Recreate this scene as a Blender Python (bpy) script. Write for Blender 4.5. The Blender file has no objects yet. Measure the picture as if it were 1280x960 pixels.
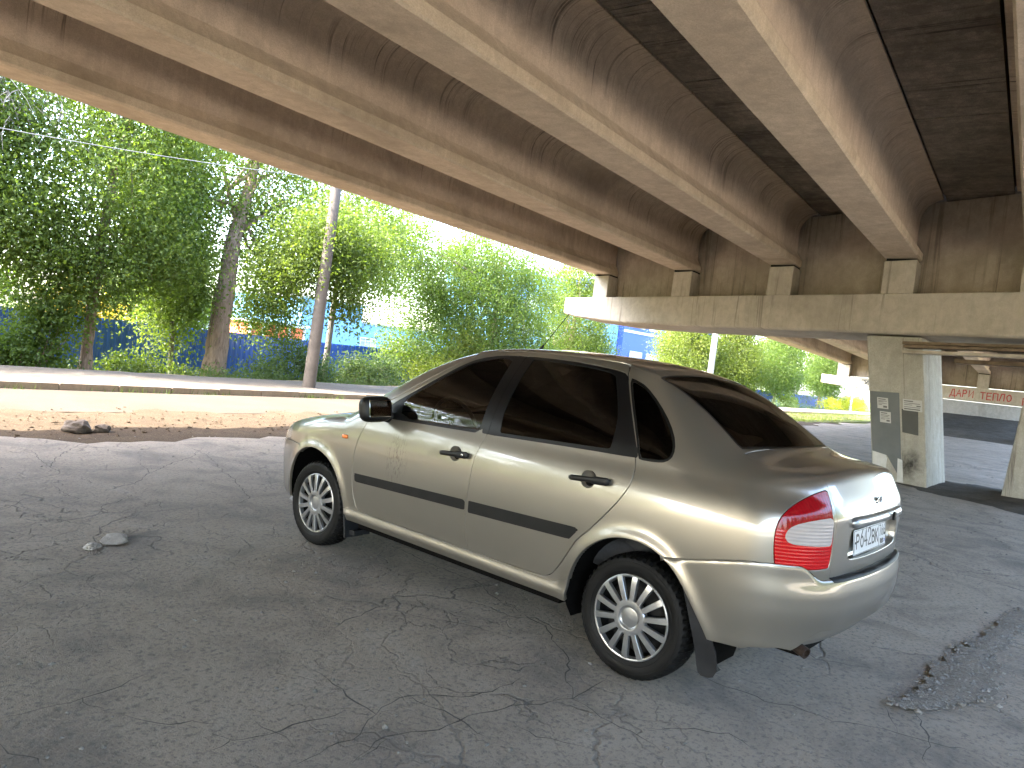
import bpy, bmesh, math, random
import numpy as np
from mathutils import Vector, Matrix
random.seed(7)
RNG = np.random.default_rng(11)
S = bpy.context.scene
COL = S.collection
PI = math.pi

# ------------------------------------------------------------------ basics
def link(o, parent=None):
    COL.objects.link(o)
    if parent is not None:
        o.parent = parent
    return o

def tag(o, label=None, cat=None, group=None, kind=None):
    if label: o['label'] = label
    if cat: o['category'] = cat
    if group: o['group'] = group
    if kind: o['kind'] = kind
    return o

def thing(name, label, cat, loc=(0, 0, 0), rotz=0.0, group=None):
    o = bpy.data.objects.new(name, None)
    COL.objects.link(o)
    o.location = loc
    o.rotation_euler = (0, 0, rotz)
    o.empty_display_size = 0.2
    return tag(o, label, cat, group)

def mk(name, V, T, mat, parent=None, N=None, smooth=True, mats=None, midx=None):
    """One mesh object from numpy / list vertices and faces."""
    me = bpy.data.meshes.new(name)
    if isinstance(T, np.ndarray) and T.ndim == 2:
        V = np.asarray(V, np.float32)
        n = T.shape[1]
        me.vertices.add(len(V)); me.vertices.foreach_set('co', V.ravel())
        me.loops.add(T.size); me.loops.foreach_set('vertex_index', T.astype(np.int32).ravel())
        me.polygons.add(len(T))
        me.polygons.foreach_set('loop_start', np.arange(0, T.size, n, dtype=np.int32))
        me.update(calc_edges=True)
    else:
        me.from_pydata([tuple(map(float, v)) for v in V], [], [tuple(int(i) for i in f) for f in T])
        me.update()
    for m in (mats or [mat]):
        me.materials.append(m)
    if midx is not None:
        me.polygons.foreach_set('material_index', np.asarray(midx, np.int32))
    me.polygons.foreach_set('use_smooth', np.full(len(me.polygons), bool(smooth)))
    if N is not None:
        N = np.asarray(N, float)
        N = N / np.maximum(np.linalg.norm(N, axis=1, keepdims=True), 1e-9)
        me.normals_split_custom_set_from_vertices([tuple(n) for n in N])
    o = bpy.data.objects.new(name, me)
    link(o, parent)
    return o

class MB:
    """collects shapes, builds one mesh"""
    def __init__(s): s.v = []; s.f = []; s.m = []; s.cm = 0
    def add(s, vs, fs):
        b = len(s.v)
        s.v += [tuple(v) for v in vs]
        s.f += [tuple(i + b for i in f) for f in fs]
        s.m += [s.cm] * len(fs)
    def box(s, c, d, R=None, bev=0.0):
        hx, hy, hz = d[0] / 2, d[1] / 2, d[2] / 2
        if bev <= 0:
            vs = [Vector((x, y, z)) for z in (-hz, hz) for y in (-hy, hy) for x in (-hx, hx)]
            fs = [(0, 2, 3, 1), (4, 5, 7, 6), (0, 1, 5, 4), (2, 6, 7, 3), (0, 4, 6, 2), (1, 3, 7, 5)]
        else:
            bm = bmesh.new()
            bmesh.ops.create_cube(bm, size=1)
            for v in bm.verts: v.co = Vector((v.co.x * d[0], v.co.y * d[1], v.co.z * d[2]))
            bmesh.ops.bevel(bm, geom=list(bm.edges), offset=bev, segments=2, affect='EDGES', profile=.5)
            bm.verts.index_update()
            vs = [v.co.copy() for v in bm.verts]
            fs = [tuple(v.index for v in f.verts) for f in bm.faces]
            bm.free()
        if R is not None: vs = [R @ v for v in vs]
        c = Vector(c)
        s.add([v + c for v in vs], fs)
    def tube(s, pts, rad, n=10, caps=True):
        pts = [Vector(p) for p in pts]
        if not hasattr(rad, '__len__'): rad = [rad] * len(pts)
        rings = []
        prev = None
        for i, p in enumerate(pts):
            t = (pts[min(i + 1, len(pts) - 1)] - pts[max(i - 1, 0)]).normalized()
            a = prev if prev is not None else (Vector((0, 0, 1)) if abs(t.z) < .9 else Vector((1, 0, 0)))
            x = (a - t * a.dot(t)).normalized(); prev = x
            y = t.cross(x)
            rings.append([p + (x * math.cos(2 * PI * k / n) + y * math.sin(2 * PI * k / n)) * rad[i] for k in range(n)])
        vs = [v for r in rings for v in r]; fs = []
        for i in range(len(pts) - 1):
            for k in range(n):
                a, b = i * n + k, i * n + (k + 1) % n
                fs.append((a, b, b + n, a + n))
        if caps:
            fs.append(tuple(range(n - 1, -1, -1)))
            fs.append(tuple((len(pts) - 1) * n + k for k in range(n)))
        s.add(vs, fs)
    def lathe(s, prof, n=48, axis='y', c=(0, 0, 0), closed=False):
        """prof: (r, h) pairs; revolve about an axis"""
        vs = []; fs = []; m = len(prof)
        for k in range(n):
            a = 2 * PI * k / n
            for r, h in prof:
                if axis == 'y': q = (r * math.cos(a), h, r * math.sin(a))
                elif axis == 'z': q = (r * math.cos(a), r * math.sin(a), h)
                else: q = (h, r * math.cos(a), r * math.sin(a))
                vs.append(Vector(q) + Vector(c))
        for k in range(n):
            k2 = (k + 1) % n
            for i in range(m - 1):
                fs.append((k * m + i, k2 * m + i, k2 * m + i + 1, k * m + i + 1))
        s.add(vs, fs)
    def prism(s, poly, h0, h1, frame):
        """poly in 2D, frame(a, b, h) -> 3D"""
        n = len(poly)
        vs = [frame(a, b, h0) for a, b in poly] + [frame(a, b, h1) for a, b in poly]
        fs = [tuple(range(n - 1, -1, -1)), tuple(range(n, 2 * n))]
        for i in range(n):
            j = (i + 1) % n
            fs.append((i, j, n + j, n + i))
        s.add(vs, fs)
    def build(s, name, mat, parent=None, smooth=False, mats=None, bevel=None, fix=True):
        o = mk(name, s.v, s.f, mat, parent, smooth=smooth, mats=mats, midx=s.m if mats else None)
        if fix:
            bm = bmesh.new(); bm.from_mesh(o.data)
            bmesh.ops.recalc_face_normals(bm, faces=bm.faces)
            bm.to_mesh(o.data); bm.free()
        if smooth == 'auto' or (smooth and smooth is not True):
            auto_smooth(o)
        if bevel:
            m = o.modifiers.new('bevel', 'BEVEL'); m.width = bevel; m.segments = 2; m.limit_method = 'ANGLE'
            m.angle_limit = math.radians(40)
        return o

def auto_smooth(o, deg=35):
    me = o.data
    me.polygons.foreach_set('use_smooth', np.full(len(me.polygons), True))
    bm = bmesh.new(); bm.from_mesh(me)
    lim = math.radians(deg)
    for e in bm.edges:
        if len(e.link_faces) == 2 and e.calc_face_angle(0) > lim: e.smooth = False
    bm.to_mesh(me); bm.free()
    return o

# ------------------------------------------------------------------ materials
def newmat(name):
    m = bpy.data.materials.new(name); m.use_nodes = True
    nt = m.node_tree; nt.nodes.clear()
    out = nt.nodes.new('ShaderNodeOutputMaterial')
    b = nt.nodes.new('ShaderNodeBsdfPrincipled')
    nt.links.new(b.outputs[0], out.inputs[0])
    return m, nt, b

class NT:
    """tiny helper to wire shader nodes"""
    def __init__(s, nt): s.nt = nt
    def n(s, t, **kw):
        x = s.nt.nodes.new(t)
        for k, v in kw.items():
            if k.startswith('i_'):
                key = k[2:].replace('_', ' ')
                s.set(x.inputs[key], v)
            else: setattr(x, k, v)
        return x
    def set(s, sock, v):
        if hasattr(v, 'is_linked') or isinstance(v, bpy.types.NodeSocket): s.nt.links.new(v, sock)
        elif isinstance(v, bpy.types.Node): s.nt.links.new(v.outputs[0], sock)
        else:
            if hasattr(sock.default_value, '__len__') and not hasattr(v, '__len__'): v = (v,) * len(sock.default_value)
            if hasattr(sock.default_value, '__len__') and len(sock.default_value) == 4 and len(v) == 3: v = (*v, 1)
            sock.default_value = v
    def co(s, scale=(1, 1, 1), rot=(0, 0, 0), kind='Object'):
        t = s.n('ShaderNodeTexCoord')
        m = s.n('ShaderNodeMapping')
        s.nt.links.new(t.outputs[kind], m.inputs[0])
        m.inputs['Scale'].default_value = scale
        m.inputs['Rotation'].default_value = rot
        return m.outputs[0]
    def noise(s, vec, scale, detail=4, rough=.55, dist=0.0):
        x = s.n('ShaderNodeTexNoise')
        s.nt.links.new(vec, x.inputs['Vector'])
        x.inputs['Scale'].default_value = scale; x.inputs['Detail'].default_value = detail
        x.inputs['Roughness'].default_value = rough; x.inputs['Distortion'].default_value = dist
        return x.outputs[0]
    def ramp(s, fac, stops, interp='LINEAR'):
        x = s.n('ShaderNodeValToRGB')
        s.nt.links.new(fac, x.inputs[0])
        cr = x.color_ramp; cr.interpolation = interp
        while len(cr.elements) < len(stops): cr.elements.new(.5)
        for e, (p, c) in zip(cr.elements, stops):
            e.position = p
            e.color = (c, c, c, 1) if not hasattr(c, '__len__') else (*c[:3], 1)
        return x.outputs[0]
    def mix(s, fac, a, b, mode='MIX'):
        x = s.n('ShaderNodeMix', data_type='RGBA', blend_type=mode)
        s.set(x.inputs[0], fac); s.set(x.inputs[6], a); s.set(x.inputs[7], b)
        return x.outputs[2]
    def math(s, op, a, b=None, c=None, clamp=False):
        x = s.n('ShaderNodeMath', operation=op, use_clamp=clamp)
        s.set(x.inputs[0], a)
        if b is not None: s.set(x.inputs[1], b)
        if c is not None: s.set(x.inputs[2], c)
        return x.outputs[0]
    def bump(s, h, strength=.3, dist=.01, normal=None):
        x = s.n('ShaderNodeBump')
        s.nt.links.new(h, x.inputs['Height'])
        x.inputs['Strength'].default_value = strength; x.inputs['Distance'].default_value = dist
        if normal is not None: s.nt.links.new(normal, x.inputs['Normal'])
        return x.outputs[0]

def simple(name, col, rough=.5, metal=0.0, spec=.5, coat=0.0, vary=.12, vscale=8, bump=0.0, bscale=60):
    m, nt, b = newmat(name); h = NT(nt)
    b.inputs['Roughness'].default_value = rough; b.inputs['Metallic'].default_value = metal
    b.inputs['Specular IOR Level'].default_value = spec
    b.inputs['Coat Weight'].default_value = coat; b.inputs['Coat Roughness'].default_value = .06
    co = h.co()
    n = h.noise(co, vscale, 5)
    c0 = tuple(c * (1 - vary) for c in col); c1 = tuple(min(1, c * (1 + vary)) for c in col)
    nt.links.new(h.ramp(n, [(.3, c0), (.7, c1)]), b.inputs['Base Color'])
    if bump:
        nt.links.new(h.bump(h.noise(co, bscale, 4), bump, .004), b.inputs['Normal'])
    return m

# ------------------------------------------------------------------ camera (pose solved from the photograph)
CAM = np.array([-4.181, 3.820, 1.402]); YAW, PITCH, ROLL, FPX = -.8649, -.03289, .11778, 939.3
def cam_axes():
    cy, sy, cp, sp = math.cos(YAW), math.sin(YAW), math.cos(PITCH), math.sin(PITCH)
    f = Vector((cy * cp, sy * cp, sp)); r = Vector((sy, -cy, 0)); u = r.cross(f)
    cr, sr = math.cos(ROLL), math.sin(ROLL)
    return cr * r + sr * u, -sr * r + cr * u, f
cr_, cu_, cf_ = cam_axes()
cam = bpy.data.cameras.new('camera'); co_ = bpy.data.objects.new('camera', cam); COL.objects.link(co_)
mw = Matrix((cr_, cu_, -cf_)).transposed().to_4x4(); mw.translation = Vector(CAM)
co_.matrix_world = mw
cam.sensor_width = 36; cam.sensor_fit = 'HORIZONTAL'; cam.lens = FPX / 1280 * 36
cam.clip_start = .05; cam.clip_end = 3000
S.camera = co_

# bridge / road frame: u along the bridge, v across (towards the road), origin under the camera
AZ = math.radians(-84.3)
UX, UY = math.cos(AZ), math.sin(AZ)
def W(u, v, z=0.0):
    return Vector((CAM[0] + u * UX - v * UY, CAM[1] + u * UY + v * UX, z))
# ================================================================== THE CAR
# car frame = world frame: +x forward (front axle at x = 0), +y left, z up
def cub(xs, ys):
    """natural cubic spline through points"""
    xs = np.array(xs, float); ys = np.array(ys, float)
    o = np.argsort(xs); xs, ys = xs[o], ys[o]
    n = len(xs); h = np.diff(xs); A = np.eye(n); b = np.zeros(n)
    for i in range(1, n - 1):
        A[i, i - 1] = h[i - 1]; A[i, i] = 2 * (h[i - 1] + h[i]); A[i, i + 1] = h[i]
        b[i] = 6 * ((ys[i + 1] - ys[i]) / h[i] - (ys[i] - ys[i - 1]) / h[i - 1])
    M = np.linalg.solve(A, b)
    def f(x):
        x = np.asarray(x, float)
        xc = np.clip(x, xs[0], xs[-1])
        i = np.clip(np.searchsorted(xs, xc) - 1, 0, n - 2)
        a = (xs[i + 1] - xc) / h[i]; c = (xc - xs[i]) / h[i]
        y = a * ys[i] + c * ys[i + 1] + ((a**3 - a) * M[i] + (c**3 - c) * M[i + 1]) * h[i]**2 / 6
        s0 = (ys[1] - ys[0]) / h[0] - h[0] * M[1] / 6
        s1 = (ys[-1] - ys[-2]) / h[-1] + h[-1] * M[-2] / 6
        return y + np.where(x < xs[0], (x - xs[0]) * s0, 0) + np.where(x > xs[-1], (x - xs[-1]) * s1, 0)
    return f

def smax(a, b, k):
    h = np.maximum(k - np.abs(a - b), 0) / k
    return np.maximum(a, b) + h * h * h * k / 6
def smin(a, b, k): return -smax(-a, -b, k)

def sdpoly(P, Q):
    """signed distance (negative inside) of 2D points P (n,2) to polygon Q (m,2)"""
    P = np.asarray(P, float); Q = np.asarray(Q, float)
    d = np.full(len(P), 1e9); ins = np.zeros(len(P), bool)
    m = len(Q)
    for i in range(m):
        a = Q[i]; b = Q[(i + 1) % m]
        e = b - a; w = P - a
        t = np.clip((w @ e) / max(e @ e, 1e-12), 0, 1)
        q = w - t[:, None] * e
        d = np.minimum(d, (q * q).sum(1))
        if a[1] != b[1]:
            c = (a[1] > P[:, 1]) != (b[1] > P[:, 1])
            xi = (b[0] - a[0]) * (P[:, 1] - a[1]) / (b[1] - a[1]) + a[0]
            ins ^= c & (P[:, 0] < xi)
    d = np.sqrt(d)
    return np.where(ins, -d, d)

def smoothpoly(Q, n=2):
    """Chaikin corner cutting of a closed polygon"""
    Q = np.asarray(Q, float)
    for _ in range(n):
        R = np.roll(Q, -1, 0)
        Q = np.stack([.75 * Q + .25 * R, .25 * Q + .75 * R], 1).reshape(-1, 2)
    return Q

RARCH = smoothpoly([(-2.115, .18), (-2.118, .32), (-2.15, .45), (-2.215, .555), (-2.32, .63), (-2.43, .66), (-2.54, .655), (-2.64, .615), (-2.715, .55), (-2.80, .43), (-2.875, .31), (-2.90, .18)], 2)
FARCH = smoothpoly([(-.365, .18), (-.355, .33), (-.315, .46), (-.24, .575), (-.13, .645), (0, .672), (.12, .65), (.235, .58), (.315, .46), (.355, .33), (.365, .18)], 2)

_wp = cub([-3.45, -3.1, -2.8, -2.4, -1.5, -.5, 0, .2, .4, .6, .8, 1.0], [.715, .808, .838, .846, .847, .845, .842, .826, .775, .69, .58, .45])
_ins = cub([.0, .15, .25, .35, .45, .55, .68, .78, .86, .93, .98, 1.04, 1.1, 1.2, 1.3, 1.4, 1.5, 1.6],
           [.16, .085, .048, .026, .012, .004, 0, .003, .011, .029, .048, .0645, .083, .129, .191, .265, .346, .44])
_zg = cub([.3, -.1, -.5, -.8, -1.0, -1.25, -1.55, -1.9, -2.15, -2.32, -2.48, -2.65, -2.8, -2.95, -3.2],
          [.71, .955, 1.19, 1.355, 1.435, 1.482, 1.500, 1.494, 1.474, 1.435, 1.365, 1.265, 1.170, 1.070, .90])
_zl = cub([.95, .8, .72, .55, .3, 0, -.3, -.6], [.42, .60, .68, .79, .87, .935, .975, 1.0])
_zd = cub([-2.4, -2.6, -2.85, -3.0, -3.15, -3.25, -3.4], [1.135, 1.128, 1.115, 1.104, 1.085, 1.064, 1.01])
def sstep(a, b, x):
    t = np.clip((x - a) / (b - a), 0, 1); return t * t * (3 - 2 * t)

def Wside(x, z):
    w = _wp(x) - _ins(z)
    w = w - .05 * sstep(-2.05, -2.75, x) * sstep(1.0, 1.4, z)          # tail of the cabin draws in
    P = np.stack([x, z], -1).reshape(-1, 2)
    near = (P[:, 1] < .85) & ((np.abs(P[:, 0]) < .55) | (np.abs(P[:, 0] + 2.48) < .6))
    bump = np.zeros(len(P))
    if near.any():
        d1 = sdpoly(P[near], FARCH); d2 = sdpoly(P[near], RARCH)
        d = np.minimum(d1, d2)
        bump[near] = .013 * np.exp(-(np.maximum(d, 0) / .038)**2)
    w = w + bump.reshape(np.shape(x))
    w = w + .016 * np.exp(-((z - .295) / .034)**2) * sstep(-.30, -.42, x) * sstep(-2.2, -2.05, x)   # sill
    return w

def Fbody(x, y, z):
    y = np.abs(y)
    side = y - Wside(x, z)
    e = 1e-3
    sl = (_zg(x + e) - _zg(x - e)) / (2 * e)
    crown = np.where(x > -1.1, .15, .11) * y * y + .25 * np.maximum(y - .45, 0)**2
    G = (z - _zg(x) + crown) / np.sqrt(1 + sl * sl)
    hood = (z - _zl(x) + .085 * y * y)
    deck = z - _zd(x) + .085 * y * y
    L = np.where(x > -1.4, hood, deck)
    top = np.where(x > -1.4, smin(G, L, .03), smin(G, L, .07))
    rear = -x - 3.268 + .10 * y * y + .5 * np.maximum(y - .42, 0)**2 + (sstep(.88, 1.12, z) * .085) + .01 * sstep(.7, .55, z)
    front = x - .77 + .16 * y * y + .3 * np.maximum(y - .45, 0)**2 + .10 * np.maximum(z - .6, 0)
    tr = smax(rear, top, .05 + .16 * sstep(.5, .8, y))
    tr = smax(tr, front, .16)
    krad = .14 + .10 * sstep(-2.3, -2.7, x) * sstep(.9, 1.0, z) + .14 * sstep(-2.9, -3.1, x) * sstep(1.05, .95, z)
    krad = krad - .04 * sstep(1.1, 1.3, z)
    r = smax(side, tr, krad)
    return r

def Fbump(x, y, z):
    """rear bumper solid"""
    y = np.abs(y)
    side = y - Wside(x, z) - .004 - .012 * sstep(-2.7, -3.0, x)
    prof = .012 * sstep(.56, .66, z) + .03 * sstep(.52, .34, z) + .05 * sstep(.36, .26, z)
    rear = -x - 3.315 + .17 * y * y + .5 * np.maximum(y - .42, 0)**2 + prof
    zt = np.where(x > -3.22, .60 + (-2.55 - x) * .165, .657)
    zt = .627 + .083 * sstep(-2.58, -3.08, x)
    ledge = sstep(.70, .58, y) * sstep(-3.12, -3.2, x)
    top = z - (zt * (1 - ledge) + .648 * ledge)
    r = smax(side, rear, .36)
    return smax(r, top, .035)

def solve(F, A, D, t1=1.5, n=70):
    """first exit of rays A + t D out of F < 0"""
    lo = np.full(len(A), .02); hi = np.full(len(A), t1); done = np.zeros(len(A), bool)
    ts = np.linspace(.02, t1, n)
    for i in range(1, n):
        P = A + ts[i] * D
        f = F(P[:, 0], P[:, 1], P[:, 2]) > 0
        new = f & ~done
        lo[new] = ts[i - 1]; hi[new] = ts[i]; done |= new
        if done.all(): break
    for _ in range(22):
        m = (lo + hi) / 2
        P = A + m[:, None] * D
        f = F(P[:, 0], P[:, 1], P[:, 2]) > 0
        hi = np.where(f, m, hi); lo = np.where(f, lo, m)
    return A + ((lo + hi) / 2)[:, None] * D

def grad(F, P, e=2e-3):
    g = np.zeros_like(P)
    for k in range(3):
        d = np.zeros(3); d[k] = e
        a = P + d; b = P - d
        g[:, k] = F(a[:, 0], a[:, 1], a[:, 2]) - F(b[:, 0], b[:, 1], b[:, 2])
    g[np.abs(P[:, 1]) < 1e-6, 1] = 0
    return g / np.maximum(np.linalg.norm(g, axis=1, keepdims=True), 1e-9)

def capsule(F, xr, xf, z0, ph0, ph1, step=.011, fan_r=.62, fan=True, ffan=True, phn=None):
    """half-body grid (y >= 0) by rays from a central axis with fans at its ends"""
    rows = []
    if fan:
        nb = int(fan_r * PI / 2 / step)
        for b in np.linspace(PI / 2, 0, nb, endpoint=False)[0:]: rows.append((xr, -b))
    for x in np.linspace(xr, xf, int((xf - xr) / step) + 1): rows.append((x, 0))
    if ffan:
        nb = int(fan_r * PI / 2 / (step * 1.6))
        for b in np.linspace(0, PI / 2, nb + 1)[1:]: rows.append((xf, b))
    nph = phn or int((ph1 - ph0) * .68 / step)
    ph = np.linspace(ph0, ph1, nph)
    A = []; D = []
    for x, b in rows:
        A.append(np.tile([x, 0, z0], (nph, 1)))
        D.append(np.stack([np.full(nph, math.sin(b)), math.cos(b) * np.cos(ph), math.cos(b) * np.sin(ph)], -1))
    A = np.concatenate(A); D = np.concatenate(D)
    D[np.abs(D) < 1e-9] = 0
    V = solve(F, A, D)
    N = grad(F, V)
    m = len(rows)
    i = np.arange((m - 1) * (nph - 1)); r = i // (nph - 1); c = i % (nph - 1)
    a = r * nph + c
    T = np.concatenate([np.stack([a, a + 1, a + nph + 1], -1), np.stack([a, a + nph + 1, a + nph], -1)])
    # outward orientation
    e1 = V[T[:, 1]] - V[T[:, 0]]; e2 = V[T[:, 2]] - V[T[:, 0]]
    cr = np.cross(e1, e2)
    flip = (cr * N[T[:, 0]]).sum(1) < 0
    T[flip] = T[flip][:, ::-1]
    ok = np.linalg.norm(cr, axis=1) > 1e-10
    return V, N, T[ok]

def compact(V, N, T):
    u, inv = np.unique(T.ravel(), return_inverse=True)
    return V[u], N[u], inv.reshape(T.shape)

def split(M, gfun, lo=0.0, hi=0.0):
    """cut a triangle mesh along gfun = 0: returns (inside g < lo, outside g > hi)"""
    def keep(V, N, T, g):
        # part where g < 0
        s = g < 0
        cnt = s[T].sum(1)
        full = T[cnt == 3]
        outT = [full]; VV = [V]; NN = [N]; base = len(V)
        cache = {}
        newv = []; newn = []
        def ev(a, b):
            nonlocal base
            key = (a, b) if a < b else (b, a)
            if key in cache: return cache[key]
            t = g[a] / (g[a] - g[b])
            newv.append(V[a] + t * (V[b] - V[a])); newn.append(N[a] + t * (N[b] - N[a]))
            cache[key] = base; base += 1
            return cache[key]
        extra = []
        for tri in T[cnt == 1]:
            i = int(np.argmax(s[tri])); a, b, c = tri[i], tri[(i + 1) % 3], tri[(i + 2) % 3]
            extra.append((a, ev(a, b), ev(a, c)))
        for tri in T[cnt == 2]:
            i = int(np.argmin(s[tri])); a, b, c = tri[i], tri[(i + 1) % 3], tri[(i + 2) % 3]
            ab = ev(a, b); ac = ev(a, c)
            extra.append((ab, b, c)); extra.append((ab, c, ac))
        if newv:
            VV.append(np.array(newv)); NN.append(np.array(newn))
        if extra: outT.append(np.array(extra))
        V2 = np.concatenate(VV); N2 = np.concatenate(NN); T2 = np.concatenate(outT)
        if len(T2) == 0: return (np.zeros((0, 3)), np.zeros((0, 3)), np.zeros((0, 3), int))
        return compact(V2, N2, T2)
    V, N, T = M
    if len(T) == 0: return M, M
    g = gfun(V)
    g = np.where(np.abs(g) < 1e-7, 1e-7, g)
    return keep(V, N, T, g - lo), keep(V, N, T, -(g - hi))

def boundary(T):
    E = np.concatenate([T[:, [0, 1]], T[:, [1, 2]], T[:, [2, 0]]])
    key = np.sort(E, 1)
    k = key[:, 0].astype(np.int64) * (T.max() + 1) + key[:, 1]
    u, idx, cnt = np.unique(k, return_index=True, return_counts=True)
    return E[idx[cnt == 1]]

def flange(M, depth=.014, skipmid=True, round_=.0025):
    """turn panel edges inward so that a panel has thickness"""
    V, N, T = M
    if len(T) == 0: return M
    E = boundary(T)
    if skipmid:
        E = E[~((np.abs(V[E[:, 0], 1]) < 1e-5) & (np.abs(V[E[:, 1], 1]) < 1e-5))]
    if len(E) == 0: return M
    bv, inv = np.unique(E.ravel(), return_inverse=True); inv = inv.reshape(E.shape)
    # outward edge direction per boundary vertex
    ed = np.zeros((len(bv), 3))
    t = V[E[:, 1]] - V[E[:, 0]]
    o = np.cross(t, N[E[:, 0]]); o /= np.maximum(np.linalg.norm(o, axis=1, keepdims=True), 1e-9)
    np.add.at(ed, inv[:, 0], o); np.add.at(ed, inv[:, 1], o)
    ed /= np.maximum(np.linalg.norm(ed, axis=1, keepdims=True), 1e-9)
    n = N[bv] / np.maximum(np.linalg.norm(N[bv], axis=1, keepdims=True), 1e-9)
    b0 = len(V); k = len(bv)
    V1 = V[bv]; V2 = V1 - n * round_ + ed * round_ * .6; V3 = V2 - n * depth
    VV = np.concatenate([V, V1, V2, V2, V3])
    NN = np.concatenate([N, n, n * .6 + ed * .8, n * .3 + ed, ed])
    a, b = inv[:, 0], inv[:, 1]
    q = []
    for r in (0, 2):
        A = b0 + r * k + a; B = b0 + r * k + b; C = b0 + (r + 1) * k + b; D = b0 + (r + 1) * k + a
        q += [np.stack([B, A, D], -1), np.stack([B, D, C], -1)]
    return VV, NN, np.concatenate([T] + q)

def mirror(M):
    V, N, T = M
    s = np.array([1, -1, 1.])
    return V * s, N * s, T[:, ::-1]
def join(*Ms):
    VV = []; NN = []; TT = []; b = 0
    for V, N, T in Ms:
        VV.append(V); NN.append(N); TT.append(T + b); b += len(V)
    return np.concatenate(VV), np.concatenate(NN), np.concatenate(TT)
def offset(M, d):
    V, N, T = M
    n = N / np.maximum(np.linalg.norm(N, axis=1, keepdims=True), 1e-9)
    return V + n * (d[:, None] if hasattr(d, '__len__') else d), N, T
def emit(name, M, mat, parent=None): return mk(name, M[0], M[2], mat, parent, N=M[1])

XZ = lambda V: V[:, [0, 2]]
XY = lambda V: V[:, [0, 1]]
# ------------------------------------------------------------------ car materials
def mat_paint():
    m, nt, b = newmat('beige_metallic_paint'); h = NT(nt)
    co = h.co()
    dust = h.noise(co, 3.2, 3, .5)
    sep = h.n('ShaderNodeSeparateXYZ'); nt.links.new(co, sep.inputs[0])
    low = h.math('MULTIPLY', h.math('SUBTRACT', .62, sep.outputs[2], clamp=True), 1.9, clamp=True)
    blot = h.ramp(dust, [(.42, 0), (.72, 1)])
    dirt = h.math('ADD', h.math('MULTIPLY', low, h.math('ADD', h.math('MULTIPLY', blot, .7), .3)), h.math('MULTIPLY', blot, .16), clamp=True)
    base = h.mix(h.math('MULTIPLY', dirt, .62), (.248, .229, .194), (.185, .168, .143))
    vm = h.n('ShaderNodeVectorMath', operation='SUBTRACT'); nt.links.new(co, vm.inputs[0]); vm.inputs[1].default_value = (-.815, .845, .735)
    sc_ = h.n('ShaderNodeVectorMath', operation='MULTIPLY'); nt.links.new(vm.outputs[0], sc_.inputs[0]); sc_.inputs[1].default_value = (9.0, 9.0, 5.5)
    ln = h.n('ShaderNodeVectorMath', operation='LENGTH'); nt.links.new(sc_.outputs[0], ln.inputs[0])
    near = h.math('SUBTRACT', 1.0, ln.outputs['Value'], clamp=True)
    scr = h.n('ShaderNodeMapping'); nt.links.new(co, scr.inputs[0]); scr.inputs['Rotation'].default_value = (0, .5, 0); scr.inputs['Scale'].default_value = (34, 10, 9)
    scuff = h.math('MULTIPLY', h.ramp(h.noise(scr.outputs[0], 2.2, 6, .7, 1.5), [(.52, 0), (.60, 1)]), h.math('MULTIPLY', near, 1.8, clamp=True))
    base = h.mix(h.math('MULTIPLY', scuff, .75), base, (.085, .075, .06))
    nt.links.new(base, b.inputs['Base Color'])
    b.inputs['Metallic'].default_value = .72
    rg = h.math('ADD', h.math('MULTIPLY', dirt, .20), .30)
    nt.links.new(rg, b.inputs['Roughness'])
    cw = h.math('SUBTRACT', .95, h.math('MULTIPLY', dirt, .65), clamp=True)
    nt.links.new(cw, b.inputs['Coat Weight'])
    b.inputs['Coat Roughness'].default_value = .03
    b.inputs['Coat IOR'].default_value = 1.55
    return m
def mat_glass(name, tint, ior=1.7):
    m = bpy.data.materials.new(name); m.use_nodes = True
    nt = m.node_tree; nt.nodes.clear(); h = NT(nt)
    out = h.n('ShaderNodeOutputMaterial')
    tr = h.n('ShaderNodeBsdfTransparent'); tr.inputs[0].default_value = (*tint, 1)
    gl = h.n('ShaderNodeBsdfGlossy'); gl.inputs['Roughness'].default_value = .015
    co = h.co()
    dn = h.ramp(h.noise(co, 6, 5), [(.45, .01), (.8, .10)])
    nt.links.new(dn, gl.inputs['Roughness'])
    fr = h.n('ShaderNodeFresnel'); fr.inputs[0].default_value = ior
    mx = h.n('ShaderNodeMixShader')
    nt.links.new(fr.outputs[0], mx.inputs[0]); nt.links.new(tr.outputs[0], mx.inputs[1]); nt.links.new(gl.outputs[0], mx.inputs[2])
    nt.links.new(mx.outputs[0], out.inputs[0])
    return m
def mat_lens(name, col, horizontal=True, rough=.12):
    m, nt, b = newmat(name); h = NT(nt)
    co = h.co()
    w = h.n('ShaderNodeTexWave', wave_type='BANDS', bands_direction='Z' if horizontal else 'Y', wave_profile='SIN')
    nt.links.new(co, w.inputs[0]); w.inputs['Scale'].default_value = 22
    n = h.noise(co, 14, 3)
    c = h.mix(h.math('MULTIPLY', w.outputs[0], .30), col, tuple(x * .5 for x in col))
    c = h.mix(h.ramp(n, [(.35, 0), (.7, .4)]), c, tuple(min(1, x * 1.2) for x in col))
    nt.links.new(c, b.inputs['Base Color'])
    b.inputs['Roughness'].default_value = rough
    b.inputs['Specular IOR Level'].default_value = .35
    nt.links.new(h.bump(w.outputs[0], .14, .003), b.inputs['Normal'])
    return m

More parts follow.
